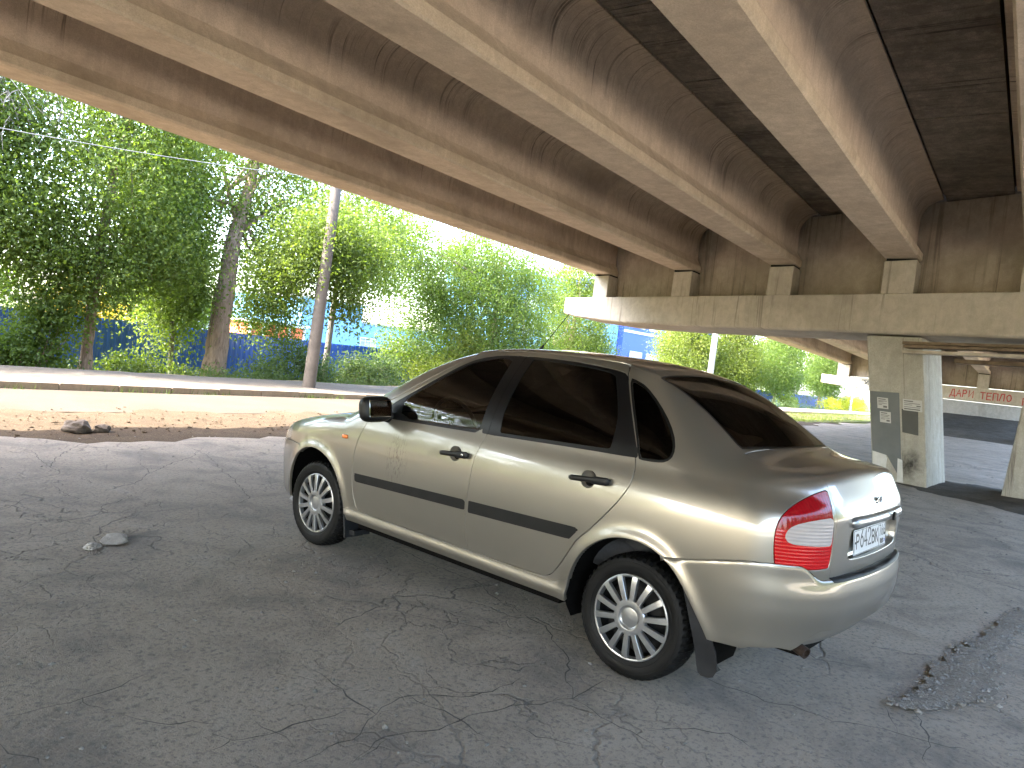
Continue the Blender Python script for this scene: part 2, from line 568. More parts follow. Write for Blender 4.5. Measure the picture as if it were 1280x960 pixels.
M_PAINT = mat_paint()
M_BLACK = simple('black_plastic', (.006, .006, .0065), .42, spec=.3, vary=.25, bump=.15, bscale=300)
M_TRIM = simple('black_satin_trim', (.0045, .0045, .005), .28, spec=.3, vary=.2)
M_MOULD = simple('dusty_rubber_moulding', (.0115, .0112, .011), .55, spec=.18, vary=.25, bump=.1, bscale=200)
M_RUB = simple('rubber_seal', (.003, .003, .003), .5, spec=.2)
M_DARK = simple('dark_underbody', (.004, .0037, .0034), .9, spec=.05, vary=.3)
M_GLASS_F = mat_glass('front_side_glass', (.42, .46, .43))
M_GLASS_R = mat_glass('dark_tinted_glass', (.012, .012, .012), 1.48)
M_GLASS_W = mat_glass('windscreen_glass', (.78, .82, .79))
M_RED = mat_lens('red_lamp_lens', (.40, .003, .005))
M_REDD = mat_lens('deep_red_lamp_lens', (.22, .003, .007), False)
M_CLEAR = mat_lens('clear_ribbed_lens', (.33, .30, .29))
M_AMBER = simple('amber_lens', (.75, .16, .01), .2, coat=1)
M_CHROME = simple('silver_painted_plastic', (.30, .305, .31), .30, .75, coat=.25, vary=.08, vscale=20)
M_STEEL = simple('dark_wheel_steel', (.010, .010, .010), .5, .5, spec=.2)
M_RUST = simple('rusty_exhaust_steel', (.035, .022, .015), .75, .4, vary=.5, vscale=40, bump=.3)
M_PLATE = simple('licence_plate_white', (.42, .44, .46), .35, vary=.04)
M_INK = simple('plate_black_ink', (.01, .01, .012), .5)
M_SEAT = simple('grey_seat_cloth', (.03, .03, .032), .95, vary=.2, vscale=60)
M_ALU = simple('bright_metal', (.6, .6, .6), .2, 1.0)
def mat_tyre():
    m, nt, b = newmat('tyre_rubber'); h = NT(nt); co = h.co()
    n = h.noise(co, 9, 5)
    nt.links.new(h.ramp(n, [(.35, (.0035, .0035, .0035)), (.75, (.009, .0088, .0085))]), b.inputs['Base Color'])
    nt.links.new(h.ramp(n, [(.3, .36), (.7, .7)]), b.inputs['Roughness'])
    b.inputs['Specular IOR Level'].default_value = .16
    nt.links.new(h.bump(h.noise(co, 120, 3), .25, .002), b.inputs['Normal'])
    return m
M_TYRE = mat_tyre()

# ------------------------------------------------------------------ body
car = thing('parked_car', 'beige metallic four-door saloon with dark tinted windows parked on cracked asphalt under the bridge', 'car', (0, 0, 0))

GAP = .0034
FX = sdpoly
def poly(Q, f=XZ, n=2):
    Q = smoothpoly(Q, n) if n else np.array(Q, float)
    return lambda V: sdpoly(f(V), Q)

M0 = capsule(Fbody, -2.75, .25, .72, -PI / 2, PI / 2, step=.0105)
_, M0 = split(M0, lambda V: V[:, 2] - .262)
_, M0 = split(M0, lambda V: sdpoly(XZ(V), FARCH))
_, M0 = split(M0, lambda V: sdpoly(XZ(V), RARCH))
# the rear bumper takes the bottom of the tail
def g_bump(V):
    zt = .627 + .083 * sstep(-2.58, -3.08, V[:, 0])
    led = sstep(.70, .58, V[:, 1]) * sstep(-3.10, -3.18, V[:, 0])
    return np.maximum(V[:, 2] - (zt * (1 - led) + .652 * led - .006), V[:, 0] + 2.56)
_, M0 = split(M0, g_bump)

# window openings
FW_OPEN = poly([(-.60, .950), (-.80, .958), (-1.10, .967), (-1.474, .980), (-1.478, 1.2), (-1.478, 1.424), (-1.44, 1.427), (-1.30, 1.420), (-1.16, 1.388), (-1.065, 1.340), (-.945, 1.250), (-.79, 1.138), (-.66, 1.052), (-.585, .99)], n=1)
RW_OPEN = poly([(-1.478, .981), (-1.60, .986), (-2.10, 1.006), (-2.398, 1.014), (-2.410, 1.022), (-2.346, 1.136), (-2.258, 1.271), (-2.180, 1.384), (-2.14, 1.407), (-2.0, 1.420), (-1.8, 1.432), (-1.55, 1.432), (-1.482, 1.430), (-1.482, 1.2)], n=1)
QW = poly([(-2.190, 1.382), (-2.235, 1.372), (-2.30, 1.350), (-2.408, 1.278), (-2.506, 1.193), (-2.566, 1.116), (-2.580, 1.056), (-2.553, 1.022), (-2.50, 1.012), (-2.415, 1.010), (-2.408, 1.02), (-2.352, 1.135), (-2.262, 1.272)], n=1)
FGL = poly([(-.752, .975), (-1.07, .982), (-1.40, .995), (-1.408, 1.0), (-1.410, 1.33), (-1.408, 1.396), (-1.39, 1.405), (-1.30, 1.404), (-1.165, 1.372), (-1.07, 1.325), (-.95, 1.233), (-.80, 1.122), (-.735, 1.072)], n=1)
RGL = poly([(-1.537, 1.003), (-1.6, 1.004), (-2.20, 1.030), (-2.242, 1.032), (-2.250, 1.045), (-2.243, 1.16), (-2.20, 1.25), (-2.125, 1.362), (-2.105, 1.388), (-2.0, 1.405), (-1.8, 1.417), (-1.56, 1.419), (-1.537, 1.415)], n=1)
RWIN = poly([(-2.322, 0), (-2.325, -.2), (-2.325, .2), (-2.322, .40), (-2.320, .515), (-2.335, .535), (-2.40, .528), (-2.572, .530), (-2.70, .556), (-2.795, .583), (-2.815, .578), (-2.845, .40), (-2.868, .2), (-2.872, 0), (-2.868, -.2), (-2.75, -.6), (-2.4, -.6)], XY, 1)
WSCR = poly([(-.10, -.2), (-.10, .15), (-.15, .40), (-.27, .58), (-.36, .655), (-.42, .655), (-.72, .600), (-.98, .545), (-1.01, .52), (-1.0, .40), (-.965, .2), (-.955, 0), (-.96, -.2)], XY, 1)
g_rw = lambda V: np.maximum(RWIN(V), .9 - V[:, 2])
g_ws = lambda V: np.maximum(WSCR(V), .8 - V[:, 2])
def no_top(f, V): return f(V)
g_open = lambda V: np.minimum(np.minimum(FW_OPEN(V), RW_OPEN(V)), np.maximum(np.abs(V[:, 0] + 1.478) - .05, np.maximum(V[:, 2] - 1.428, .982 - V[:, 2])))
op, M0 = split(M0, g_open)
g_fr0 = lambda V: np.interp(V[:, 2], _sz, _sx) - V[:, 0]
fw, rw = None, None
qw, M0 = split(M0, QW)
rwin, M0 = split(M0, g_rw)
wscr, M0 = split(M0, g_ws)

NICHE = poly([(-.2, .705), (.1, .702), (.33, .706), (.375, .716), (.388, .74), (.388, .80), (.378, .835), (.35, .86), (.1, .866), (-.2, .866)], lambda V: V[:, [1, 2]], 1)
g_niche = lambda V: np.maximum(NICHE(V), V[:, 0] + 3.05)
_, M0 = split(M0, g_niche)
# inner dark shell behind every shut line
shell = offset(M0, -.019)
shell = (shell[0], -shell[1], shell[2][:, ::-1])
emit('inner_shell', join(shell, mirror(shell)), M_DARK, car)

# doors
DOORS = poly([(-.505, .945), (-.470, .870), (-.440, .803), (-.412, .694), (-.412, .568), (-.425, .462), (-.452, .386), (-.475, .352), (-.505, .342), (-1.45, .344), (-1.95, .347), (-2.00, .354), (-2.042, .388), (-2.085, .450), (-2.145, .550), (-2.162, .581), (-2.242, .657), (-2.350, .790), (-2.388, .85), (-2.408, .90), (-2.412, .95), (-2.398, 1.012), (-2.338, 1.137), (-2.252, 1.274), (-2.178, 1.382), (-2.15, 1.432), (-2.12, 1.448), (-2.0, 1.456), (-1.8, 1.460), (-1.48, 1.458), (-1.30, 1.446), (-1.16, 1.414), (-1.05, 1.362), (-.93, 1.275), (-.775, 1.165), (-.63, 1.070), (-.535, 1.000)], n=1)
_sz = np.array([.3, .36, .406, .533, .65, .84, .977, 1.0, 1.2, 1.5]); _sx = np.array([-1.449, -1.443, -1.433, -1.419, -1.421, -1.432, -1.468, -1.473, -1.478, -1.484])
g_fr = lambda V: np.interp(V[:, 2], _sz, _sx) - V[:, 0]          # < 0: front door side
doors, _ = split(M0, DOORS, -GAP); _, M0 = split(M0, DOORS, 0, GAP)
fdoor, rdoor = split(doors, g_fr, -GAP, GAP)
fw, rw = split(op, g_fr, -.0018, .0018)
HF = (-1.288, .846); HR = (-2.180, .876)
def disc(c, r): return lambda V: np.hypot(V[:, 0] - c[0], V[:, 2] - c[1]) - r
_, fdoor = split(fdoor, disc(HF, .043))
_, rdoor = split(rdoor, disc(HR, .043))

# sill, lamps, boot lid, bonnet, roof, bumper
g_sill = lambda V: np.maximum(np.maximum(V[:, 2] - (.336 + .36 * np.maximum(-2.03 - V[:, 0], 0)), V[:, 0] + .33), -2.16 - V[:, 0])
sill, _ = split(M0, g_sill, -GAP * .6); _, M0 = split(M0, g_sill, 0, GAP * .6)
def TH(V):
    th = np.arctan2(V[:, 1], -(V[:, 0] + 2.75))
    th = np.where(V[:, 0] < -2.8, th, 2.5)
    return np.stack([th * .8, V[:, 2]], -1)
def thp(L): return [(math.radians(a) * .8, z) for a, z in L]
LAMP = poly(thp([(51.2, 1.014), (54.5, 1.003), (58.0, .986), (62.5, .953), (65.5, .915), (67.2, .862), (67.4, .79), (66.5, .695), (65.8, .688), (58.5, .686), (49.6, .688), (48.6, .694), (48.2, .76), (48.3, .83), (49.2, .90), (50.3, .97)]), TH, 1)
CLR = poly(thp([(64.6, .827), (63.5, .855), (61.0, .875), (56, .893), (50.5, .903), (49.4, .900), (48.95, .85), (48.9, .79), (50.0, .785), (57, .787), (62.8, .790), (64.4, .805)]), TH, 1)
lamp, _ = split(M0, LAMP, -GAP); _, M0 = split(M0, LAMP, 0, GAP * .8)
clr, lamp = split(lamp, CLR)
lamp_up, lamp = split(lamp, lambda V: .845 - V[:, 2])
def g_lid(V):
    yl = .528 + .075 * sstep(-3.15, -2.96, V[:, 0])
    return np.maximum(np.maximum(V[:, 1] - yl, V[:, 0] + 2.832 + .03 * (1 - (V[:, 1] / .6)**2)), .60 - V[:, 2])
lid, _ = split(M0, g_lid, -GAP * .7); _, M0 = split(M0, g_lid, 0, GAP * .7)
HOOD = poly([(-.16, -.3), (-.16, 0), (-.19, .3), (-.30, .56), (-.335, .640), (-.20, .655), (.20, .61), (.45, .53), (.60, .42), (.66, .2), (.67, 0), (.67, -.3)], XY, 1)
g_hood = lambda V: np.maximum(HOOD(V), .70 - V[:, 2])
hood, _ = split(M0, g_hood, -GAP); _, M0 = split(M0, g_hood, 0, GAP)
g_fb = lambda V: np.maximum(np.maximum(.20 - V[:, 0], V[:, 2] - .655 + .2 * np.maximum(V[:, 0] - .4, 0)), -V[:, 0])
fbump, _ = split(M0, g_fb, -GAP); _, M0 = split(M0, g_fb, 0, GAP)
HL = poly([(.35, .665), (.62, .63), (.70, .66), (.68, .74), (.55, .80), (.42, .775)], XZ, 2)
g_hl = lambda V: np.maximum(np.maximum(HL(V), .28 - V[:, 1]), .2 - V[:, 0])
hlamp, _ = split(M0, g_hl, -GAP); _, M0 = split(M0, g_hl, 0, GAP)
g_roof = lambda V: np.maximum(np.maximum(V[:, 1] - .520, 1.30 - V[:, 2]), np.maximum(V[:, 0] + .9, -2.45 - V[:, 0]))
roof, _ = split(M0, g_roof, -.003); _, M0 = split(M0, g_roof, 0, .003)
fend, quart = split(M0, lambda V: -1.3 - V[:, 0])

def both(name, M, mat, parent=car, fl=True, depth=.014):
    A = flange(M, depth) if fl else M
    return emit(name, A, mat, parent), emit(name, mirror(A), mat, parent)
def whole(name, M, mat, parent=car, fl=True, depth=.014):
    A = flange(M, depth) if fl else M
    return emit(name, join(A, mirror(A)), mat, parent)

both('front_wing', fend, M_PAINT, depth=.03)
both('rear_quarter_panel', quart, M_PAINT, depth=.03)
whole('roof_panel', roof, M_PAINT)
whole('bonnet', hood, M_PAINT)
lid_o = whole('boot_lid', lid, M_PAINT, depth=.05)
fb_o = whole('front_bumper', fbump, M_PAINT)
both('sill', sill, M_PAINT, depth=.02)
both('headlamp', hlamp, M_CLEAR)
whole('windscreen', wscr, M_GLASS_W, fl=False)

def glazed(M, g, border=.013):
    gl, rub = split(M, lambda V: g(V) + border)
    return gl, rub
gl, rub = glazed(rwin, g_rw, .016)
rwo = whole('rear_window', offset(gl, -.003), M_GLASS_R, fl=False)
emit('window_seal', join(offset(rub, -.002), mirror(offset(rub, -.002))), M_TRIM, rwo)
gl, rub = glazed(qw, QW, .012)
for o, s in zip(both('quarter_window', offset(gl, -.004), M_GLASS_R, fl=False), (1, -1)):
    r = offset(rub, -.001); emit('window_seal', r if s > 0 else mirror(r), M_RUB, o)

# doors with their windows, handles and mouldings
MOF = poly([(-.440, .576), (-.446, .526), (-.47, .524), (-1.39, .556), (-1.411, .558), (-1.408, .612), (-1.39, .612), (-.46, .577)], XZ, 0)
MOR = poly([(-1.436, .614), (-1.437, .549), (-2.09, .571), (-2.12, .573), (-2.168, .630), (-2.160, .636), (-2.13, .637)], XZ, 0)
def bowl(c):
    prof = [(.043, .0), (.041, -.003), (.037, -.012), (.028, -.019), (.015, -.022), (.0005, -.023)]
    y0 = float(solve(Fbody, np.array([[c[0], .2, c[1]]]), np.array([[0, 1., 0]]))[0, 1])
    mb = MB(); mb.lathe(prof, 40, 'y')
    return mb, y0
for side in (1, -1):
    F = (lambda M: M) if side > 0 else mirror
    for nm, panel, opening, fgl, gmat, hc, mo, hx, dlabel in (
            ('front_door', fdoor, fw, FGL, M_GLASS_F, HF, MOF, (-1.183, -1.398, .8365, .8535), 'dented beige front door with scuffed patch above the black moulding'),
            ('rear_door', rdoor, rw, RGL, M_GLASS_R, HR, MOR, (-2.078, -2.310, .8690, .8870), None)):
        d = emit(nm, F(flange(panel)), M_PAINT, car)
        if side > 0 and dlabel: d['label'] = dlabel
        gl, trim = split(opening, fgl)
        emit('window_glass', F(offset(gl, -.006)), gmat, d)
        emit('window_trim', F(flange(offset(trim, -.002), .008)), M_TRIM, d)
        # moulding
        mo_m, _ = split(panel, mo)
        if len(mo_m[2]):
            dd = -mo(mo_m[0])
            hgt = .012 * np.sqrt(np.clip(dd / .014, 0, 1))
            mm = offset(mo_m, hgt)
            me = emit('side_moulding', F((mm[0], mm[1], mm[2])), M_MOULD, d)
        # handle dish + bar
        mb, y0 = bowl(hc)
        dish = mb.build('handle_dish', M_PAINT, d, smooth=True)
        dish.location = (hc[0], side * (y0 + .001), hc[1]); dish.scale = (1, side, 1)
        x0, x1, z0, z1 = hx
        L = abs(x1 - x0); mbh = MB()
        pts = []
        n = 14
        ang = math.atan2(z1 - z0, x1 - x0)
        for i in range(n + 1):
            t = i / n
            ww = .0135 + .0055 * sstep(.55, .62, t) - .006 * (1 - min(1, t / .05)) - .006 * max(0, (t - .95) / .05)
            th = .012 * min(1, min(t, 1 - t) / .06 + .25)
            pts.append((x0 + (x1 - x0) * t, z0 + (z1 - z0) * t, ww, th))
        ring = []
        fs = []; vs = []
        K = 12
        for x, z, ww, th in pts:
            for k in range(K):
                a = 2 * PI * k / K
                cx, cz = math.cos(a), math.sin(a)
                sx = abs(cx)**.6 * (1 if cx > 0 else -1); sz = abs(cz)**.6 * (1 if cz > 0 else -1)
                vs.append((x, side * (y0 + .018 + th * sx), z + ww * sz))
        for i in range(n):
            for k in range(K):
                a, b = i * K + k, i * K + (k + 1) % K
                fs.append((a, b, b + K, a + K))
        fs.append(tuple(range(K))); fs.append(tuple(n * K + k for k in range(K)))
        mbh.add(vs, fs)
        hd = mbh.build('door_handle', M_BLACK, d, smooth=True)
        for e in (.09, .9):
            mbf = MB(); mbf.box((x0 + (x1 - x0) * e, side * (y0 + .004), z0 + (z1 - z0) * e), (.034, .024, .022), bev=.004)
            mbf.build('handle_mount', M_BLACK, d)
        if nm == 'front_door':
            mbk = MB(); mbk.lathe([(.0085, 0), (.0085, .002), (.006, .003), (.0005, .0032)], 20, 'y')
            k = mbk.build('door_lock', M_ALU, d, smooth=True)
            k.location = (x0 + (x1 - x0) * .86, side * (y0 + .030), z0 + (z1 - z0) * .86); k.scale = (1, side, 1)

# lamps
for s in (1, -1):
    F = (lambda M: M) if s > 0 else mirror
    t = emit('tail_lamp', F(flange(lamp, .03)), M_RED, car)
    emit('upper_lens', F(flange(lamp_up, .03)), M_REDD, t)
    emit('clear_lens', F(flange(offset(clr, .0015), .03)), M_CLEAR, t)
    # side repeater on the wing
    mb = MB(); yy = float(solve(Fbody, np.array([[-.306, .2, .787]]), np.array([[0, 1., 0]]))[0, 1])
    mb.box((-.306, s * (yy + .002), .788), (.052, .016, .024), bev=.006)
    mb.build('side_repeater', M_AMBER, car, smooth=True)

# rear bumper ----------------------------------------------------------------
B0 = capsule(Fbump, -2.75, -2.5, .50, -PI / 2, PI / 2, step=.0095, ffan=False)
_, B0 = split(B0, lambda V: -V[:, 0] - 2.566)
_, B0 = split(B0, lambda V: sdpoly(XZ(V), RARCH) - .002)
_, B0 = split(B0, lambda V: Fbody(V[:, 0], V[:, 1], V[:, 2]) + .012)
zb = lambda V: np.where(V[:, 0] < -2.98, .325 + .100 * sstep(.70, .55, V[:, 1]), .325)
_, B0 = split(B0, lambda V: V[:, 2] - zb(V))
padf = lambda V: np.maximum(np.maximum(.632 - V[:, 2], V[:, 1] - .525 - .0 * V[:, 0]), V[:, 0] + 3.12)
pad, B0 = split(B0, padf)
B0f = flange(B0, .022, round_=.006)
bmp = emit('rear_bumper', join(B0f, mirror(B0f)), M_PAINT, car)
emit('bumper_step_pad', join(flange(offset(pad, .003), .01), mirror(flange(offset(pad, .003), .01))), M_MOULD, bmp)
# recessed lower valance under the lip
VAL = offset(split(split(capsule(Fbump, -2.75, -2.7, .42, -PI / 2, math.radians(30), step=.012, ffan=False), lambda V: V[:, 2] - .46)[0], lambda V: V[:, 2] - .31)[1], -.05)
VAL, _ = split(VAL, lambda V: V[:, 1] - .60)
emit('lower_valance', join(VAL, mirror(VAL)), M_PAINT, bmp)

# licence plate, garnish, emblem ---------------------------------------------
XN = -3.222
mb = MB(); mb.box((XN + .004, 0, .785), (.012, .80, .20)); mb.build('plate_recess', M_PAINT, lid_o)
TL = .11
mb = MB(); mb.box((0, 0, 0), (.004, .520, .112), bev=.0018)
plate = mb.build('licence_plate', M_PLATE, lid_o)
plate.location = (-3.237, 0, .766); plate.rotation_euler = (0, TL, 0)

def stroke_text(name, strokes, width, mat, parent, frame, thick=.0006):
    """strokes: list of polylines in 2D, drawn as thin raised ribbons"""
    mb = MB()
    for st in strokes:
        P = [Vector((a, b)) for a, b in st]
        n = len(P)
        L = []
        for i in range(n):
            if i == 0: t = (P[1] - P[0]).normalized(); m = 1
            elif i == n - 1: t = (P[-1] - P[-2]).normalized(); m = 1
            else:
                t0 = (P[i] - P[i - 1]).normalized(); t1 = (P[i + 1] - P[i]).normalized()
                t = (t0 + t1)
                t = t.normalized() if t.length > 1e-6 else t1
                m = min(1.6, 1 / max(.35, t.dot(t1)))
            nn = Vector((-t.y, t.x)) * width / 2 * m
            e = t * (width * .45 if i in (0, n - 1) else 0) * (-1 if i == 0 else 1)
            L.append((P[i] + nn + e, P[i] - nn + e))
        vs = []; fs = []
        for h in (0, thick):
            for a, b in L: vs += [frame(a.x, a.y, h), frame(b.x, b.y, h)]
        k = 2 * n
        for i in range(n - 1):
            a = 2 * i
            fs += [(k + a, k + a + 1, k + a + 3, k + a + 2), (a, a + 2, a + 3, a + 1), (a, k + a, k + a + 2, a + 2), (a + 1, a + 3, k + a + 3, k + a + 1)]
        fs += [(0, 1, k + 1, k), (k - 2, 2 * k - 2, 2 * k - 1, k - 1)]
        mb.add(vs, fs)
    return mb.build(name, mat, parent)

def arc(cx, cy, rx, ry, a0, a1, n=8):
    return [(cx + rx * math.cos(math.radians(a0 + (a1 - a0) * i / n)), cy + ry * math.sin(math.radians(a0 + (a1 - a0) * i / n))) for i in range(n + 1)]
GL = {
    'P': [[(0, 0), (0, 1)], [(0, 1), (.35, 1)] + arc(.35, .74, .25, .26, 90, -90) + [(0, .48)]],
    'B': [[(0, 0), (0, 1)], [(0, 1), (.33, 1)] + arc(.33, .76, .22, .24, 90, -90) + [(0, .52)], [(.3, .52), (.36, .52)] + arc(.36, .26, .24, .26, 90, -90) + [(0, 0)]],
    'K': [[(0, 0), (0, 1)], [(.58, 1), (.06, .45)], [(.2, .6), (.6, 0)]],
    '6': [[(.5, 1), (.2, .68)] + arc(.3, .3, .3, .3, 150, 510, 16)],
    '4': [[(.42, 0), (.42, 1), (0, .28), (.6, .28)]],
    '2': [arc(.3, .7, .3, .3, 160, -40, 10) + [(0, 0), (.6, 0)]],
    '7': [[(0, 1), (.58, 1), (.2, 0)]],
    'R': [[(0, 0), (0, 1)], [(0, 1), (.35, 1)] + arc(.35, .74, .25, .26, 90, -90) + [(0, .48)], [(.3, .48), (.6, 0)]],
    'U': [[(0, 1), (0, .28)] + arc(.3, .28, .3, .28, 180, 360) + [(.6, 1)]],
    'S': [arc(.3, .75, .28, .25, 30, 270, 10) + arc(.3, .25, .28, .25, 90, -150, 10)],
}
def glyphs(s, x, z, h, w, adv):
    out = []
    for ch in s:
        for st in GL[ch]: out.append([(x + a * w / .6, z + b * h) for a, b in st])
        x += adv
    return out
fr_pl = lambda a, b, h: Vector((-.0021 - h, -a, b))       # a to the right when read from behind
sts = glyphs('P', -.222, -.026, .058, .040, .06) + glyphs('642', -.160, -.026, .076, .042, .060) + glyphs('BK', .024, -.026, .058, .040, .056)
stroke_text('plate_number', sts, .0095, M_INK, plate, fr_pl)
sts = glyphs('766', .152, -.006, .050, .024, .034) + glyphs('RUS', .165, -.043, .020, .012, .019)
stroke_text('plate_region', sts, .0050, M_INK, plate, fr_pl)
e = .0035
stroke_text('plate_border', [[(-.256, -.052), (.256, -.052), (.256, .052), (-.256, .052), (-.256, -.052)], [(.137, -.052), (.137, .052)]], .0026, M_INK, plate, fr_pl)
stroke_text('plate_flag', [[(.228, -.036), (.246, -.036)], [(.228, -.029), (.246, -.029)]], .005, simple('flag_blue', (.05, .08, .35)), plate, fr_pl)
for yy in (-.239, .239):
    mb = MB(); mb.lathe([(.006, 0), (.005, -.003), (.0005, -.0035)], 14, 'x', (-.003, yy, 0)); mb.build('plate_screw', M_INK, plate, smooth=True)
# garnish bar over the plate
ys = np.linspace(.385, -.385, 60)
prof = [(0, -.024), (-.016, -.022), (-.026, -.010), (-.026, .006), (-.018, .020), (-.004, .026), (.004, .024)]
vs = []; fs = []
for y in ys:
    p = solve(Fbody, np.array([[-2.75, abs(y), .872]]), np.array([[-1., 0, 0]]))[0]
    t = min(1, (.385 - abs(y)) / .03); t = math.sqrt(max(0, 1 - (1 - t)**2))
    for dx, dz in prof: vs.append((p[0] + .003 + dx * (.35 + .65 * t), y, .872 + dz * (.25 + .75 * t)))
k = len(prof)
for i in range(len(ys) - 1):
    for j in range(k - 1): fs.append((i * k + j, i * k + j + 1, (i + 1) * k + j + 1, (i + 1) * k + j))
fs.append(tuple(range(k))); fs.append(tuple((len(ys) - 1) * k + j for j in range(k)))
mb = MB(); mb.add(vs, fs); gar = mb.build('plate_garnish', M_CHROME, lid_o, smooth=True)
mb = MB(); mb.box((-3.297, -.135, .872), (.012, .030, .040), bev=.004); mb.build('boot_handle_gap', M_RUB, gar)
# oval badge
pb = solve(Fbody, np.array([[-2.75, 0, .945]]), np.array([[-1., 0, 0]]))[0]
mb = MB()
N_ = 40
ring = [(.046, .026)]
vs = []; fs = []
for i in range(N_):
    a = 2 * PI * i / N_
    for rr, hh in ((1, 0), (1, .004), (.93, .006), (.86, .004), (.84, .002)):
        vs.append((pb[0] - hh - .001, .045 * rr * math.cos(a), .945 + .026 * rr * math.sin(a) + 0))
for i in range(N_):
    for j in range(4): fs.append((i * 5 + j, ((i + 1) % N_) * 5 + j, ((i + 1) % N_) * 5 + j + 1, i * 5 + j + 1))
mb.add(vs, fs); bad = mb.build('badge', M_ALU, lid_o, smooth=True)
mb = MB(); vs = [(pb[0] - .0022, .0395 * math.cos(2 * PI * i / N_), .945 + .0222 * math.sin(2 * PI * i / N_)) for i in range(N_)]
mb.add(vs, [tuple(range(N_))]); mb.build('badge_field', simple('badge_blue', (.012, .02, .05), .3, coat=1), bad)
fr_b = lambda a, b, h: Vector((pb[0] - .0026 - h, -a, .945 + b))
stroke_text('badge_mark', [[(-.022, -.006), (-.004, -.013), (.018, -.008), (.026, 0), (.012, .008), (-.02, .004)], [(-.004, -.012), (-.002, .014), (.010, .006)]], .0038, M_ALU, bad, fr_b, .001)

# mirrors ----------------------------------------------------------------------
for s in (1, -1):
    bm = bmesh.new(); bmesh.ops.create_cube(bm, size=1)
    bmesh.ops.subdivide_edges(bm, edges=bm.edges[:], cuts=7, use_grid_fill=True)
    hx, hy, hz = .062, .105, .078
    for v in bm.verts:
        c = v.co * 2
        l = (abs(c.x)**3.2 + abs(c.y)**4 + abs(c.z)**4)**(1 / 3.7)
        c = c / max(l, 1e-6)
        taper = 1 - .22 * max(0, c.x)          # front of the housing is smaller
        v.co = Vector((c.x * hx, c.y * hy * taper, c.z * hz * taper))
    for f in bm.faces: f.smooth = True
    me = bpy.data.meshes.new('door_mirror'); bm.to_mesh(me); bm.free()
    me.materials.append(M_BLACK)
    mi = link(bpy.data.objects.new('door_mirror', me), car)
    mi.location = (-.652, s * .915, 1.007); mi.rotation_euler = (s * math.radians(-3), math.radians(9), s * math.radians(-6))
    mb = MB(); mb.box((-.0615, 0, .002), (.004, .150, .100), bev=.0018); mb.build('mirror_glass', simple('mirror_silver', (.5, .5, .5), .02, 1.0, vary=0), mi)
    mb = MB(); mb.tube([(.01, -s * .09, -.045), (.005, -s * .14, -.055), (.0, -s * .17, -.05)], [.036, .032, .038], 12)
    mb.build('mirror_arm', M_BLACK, mi, smooth=True)

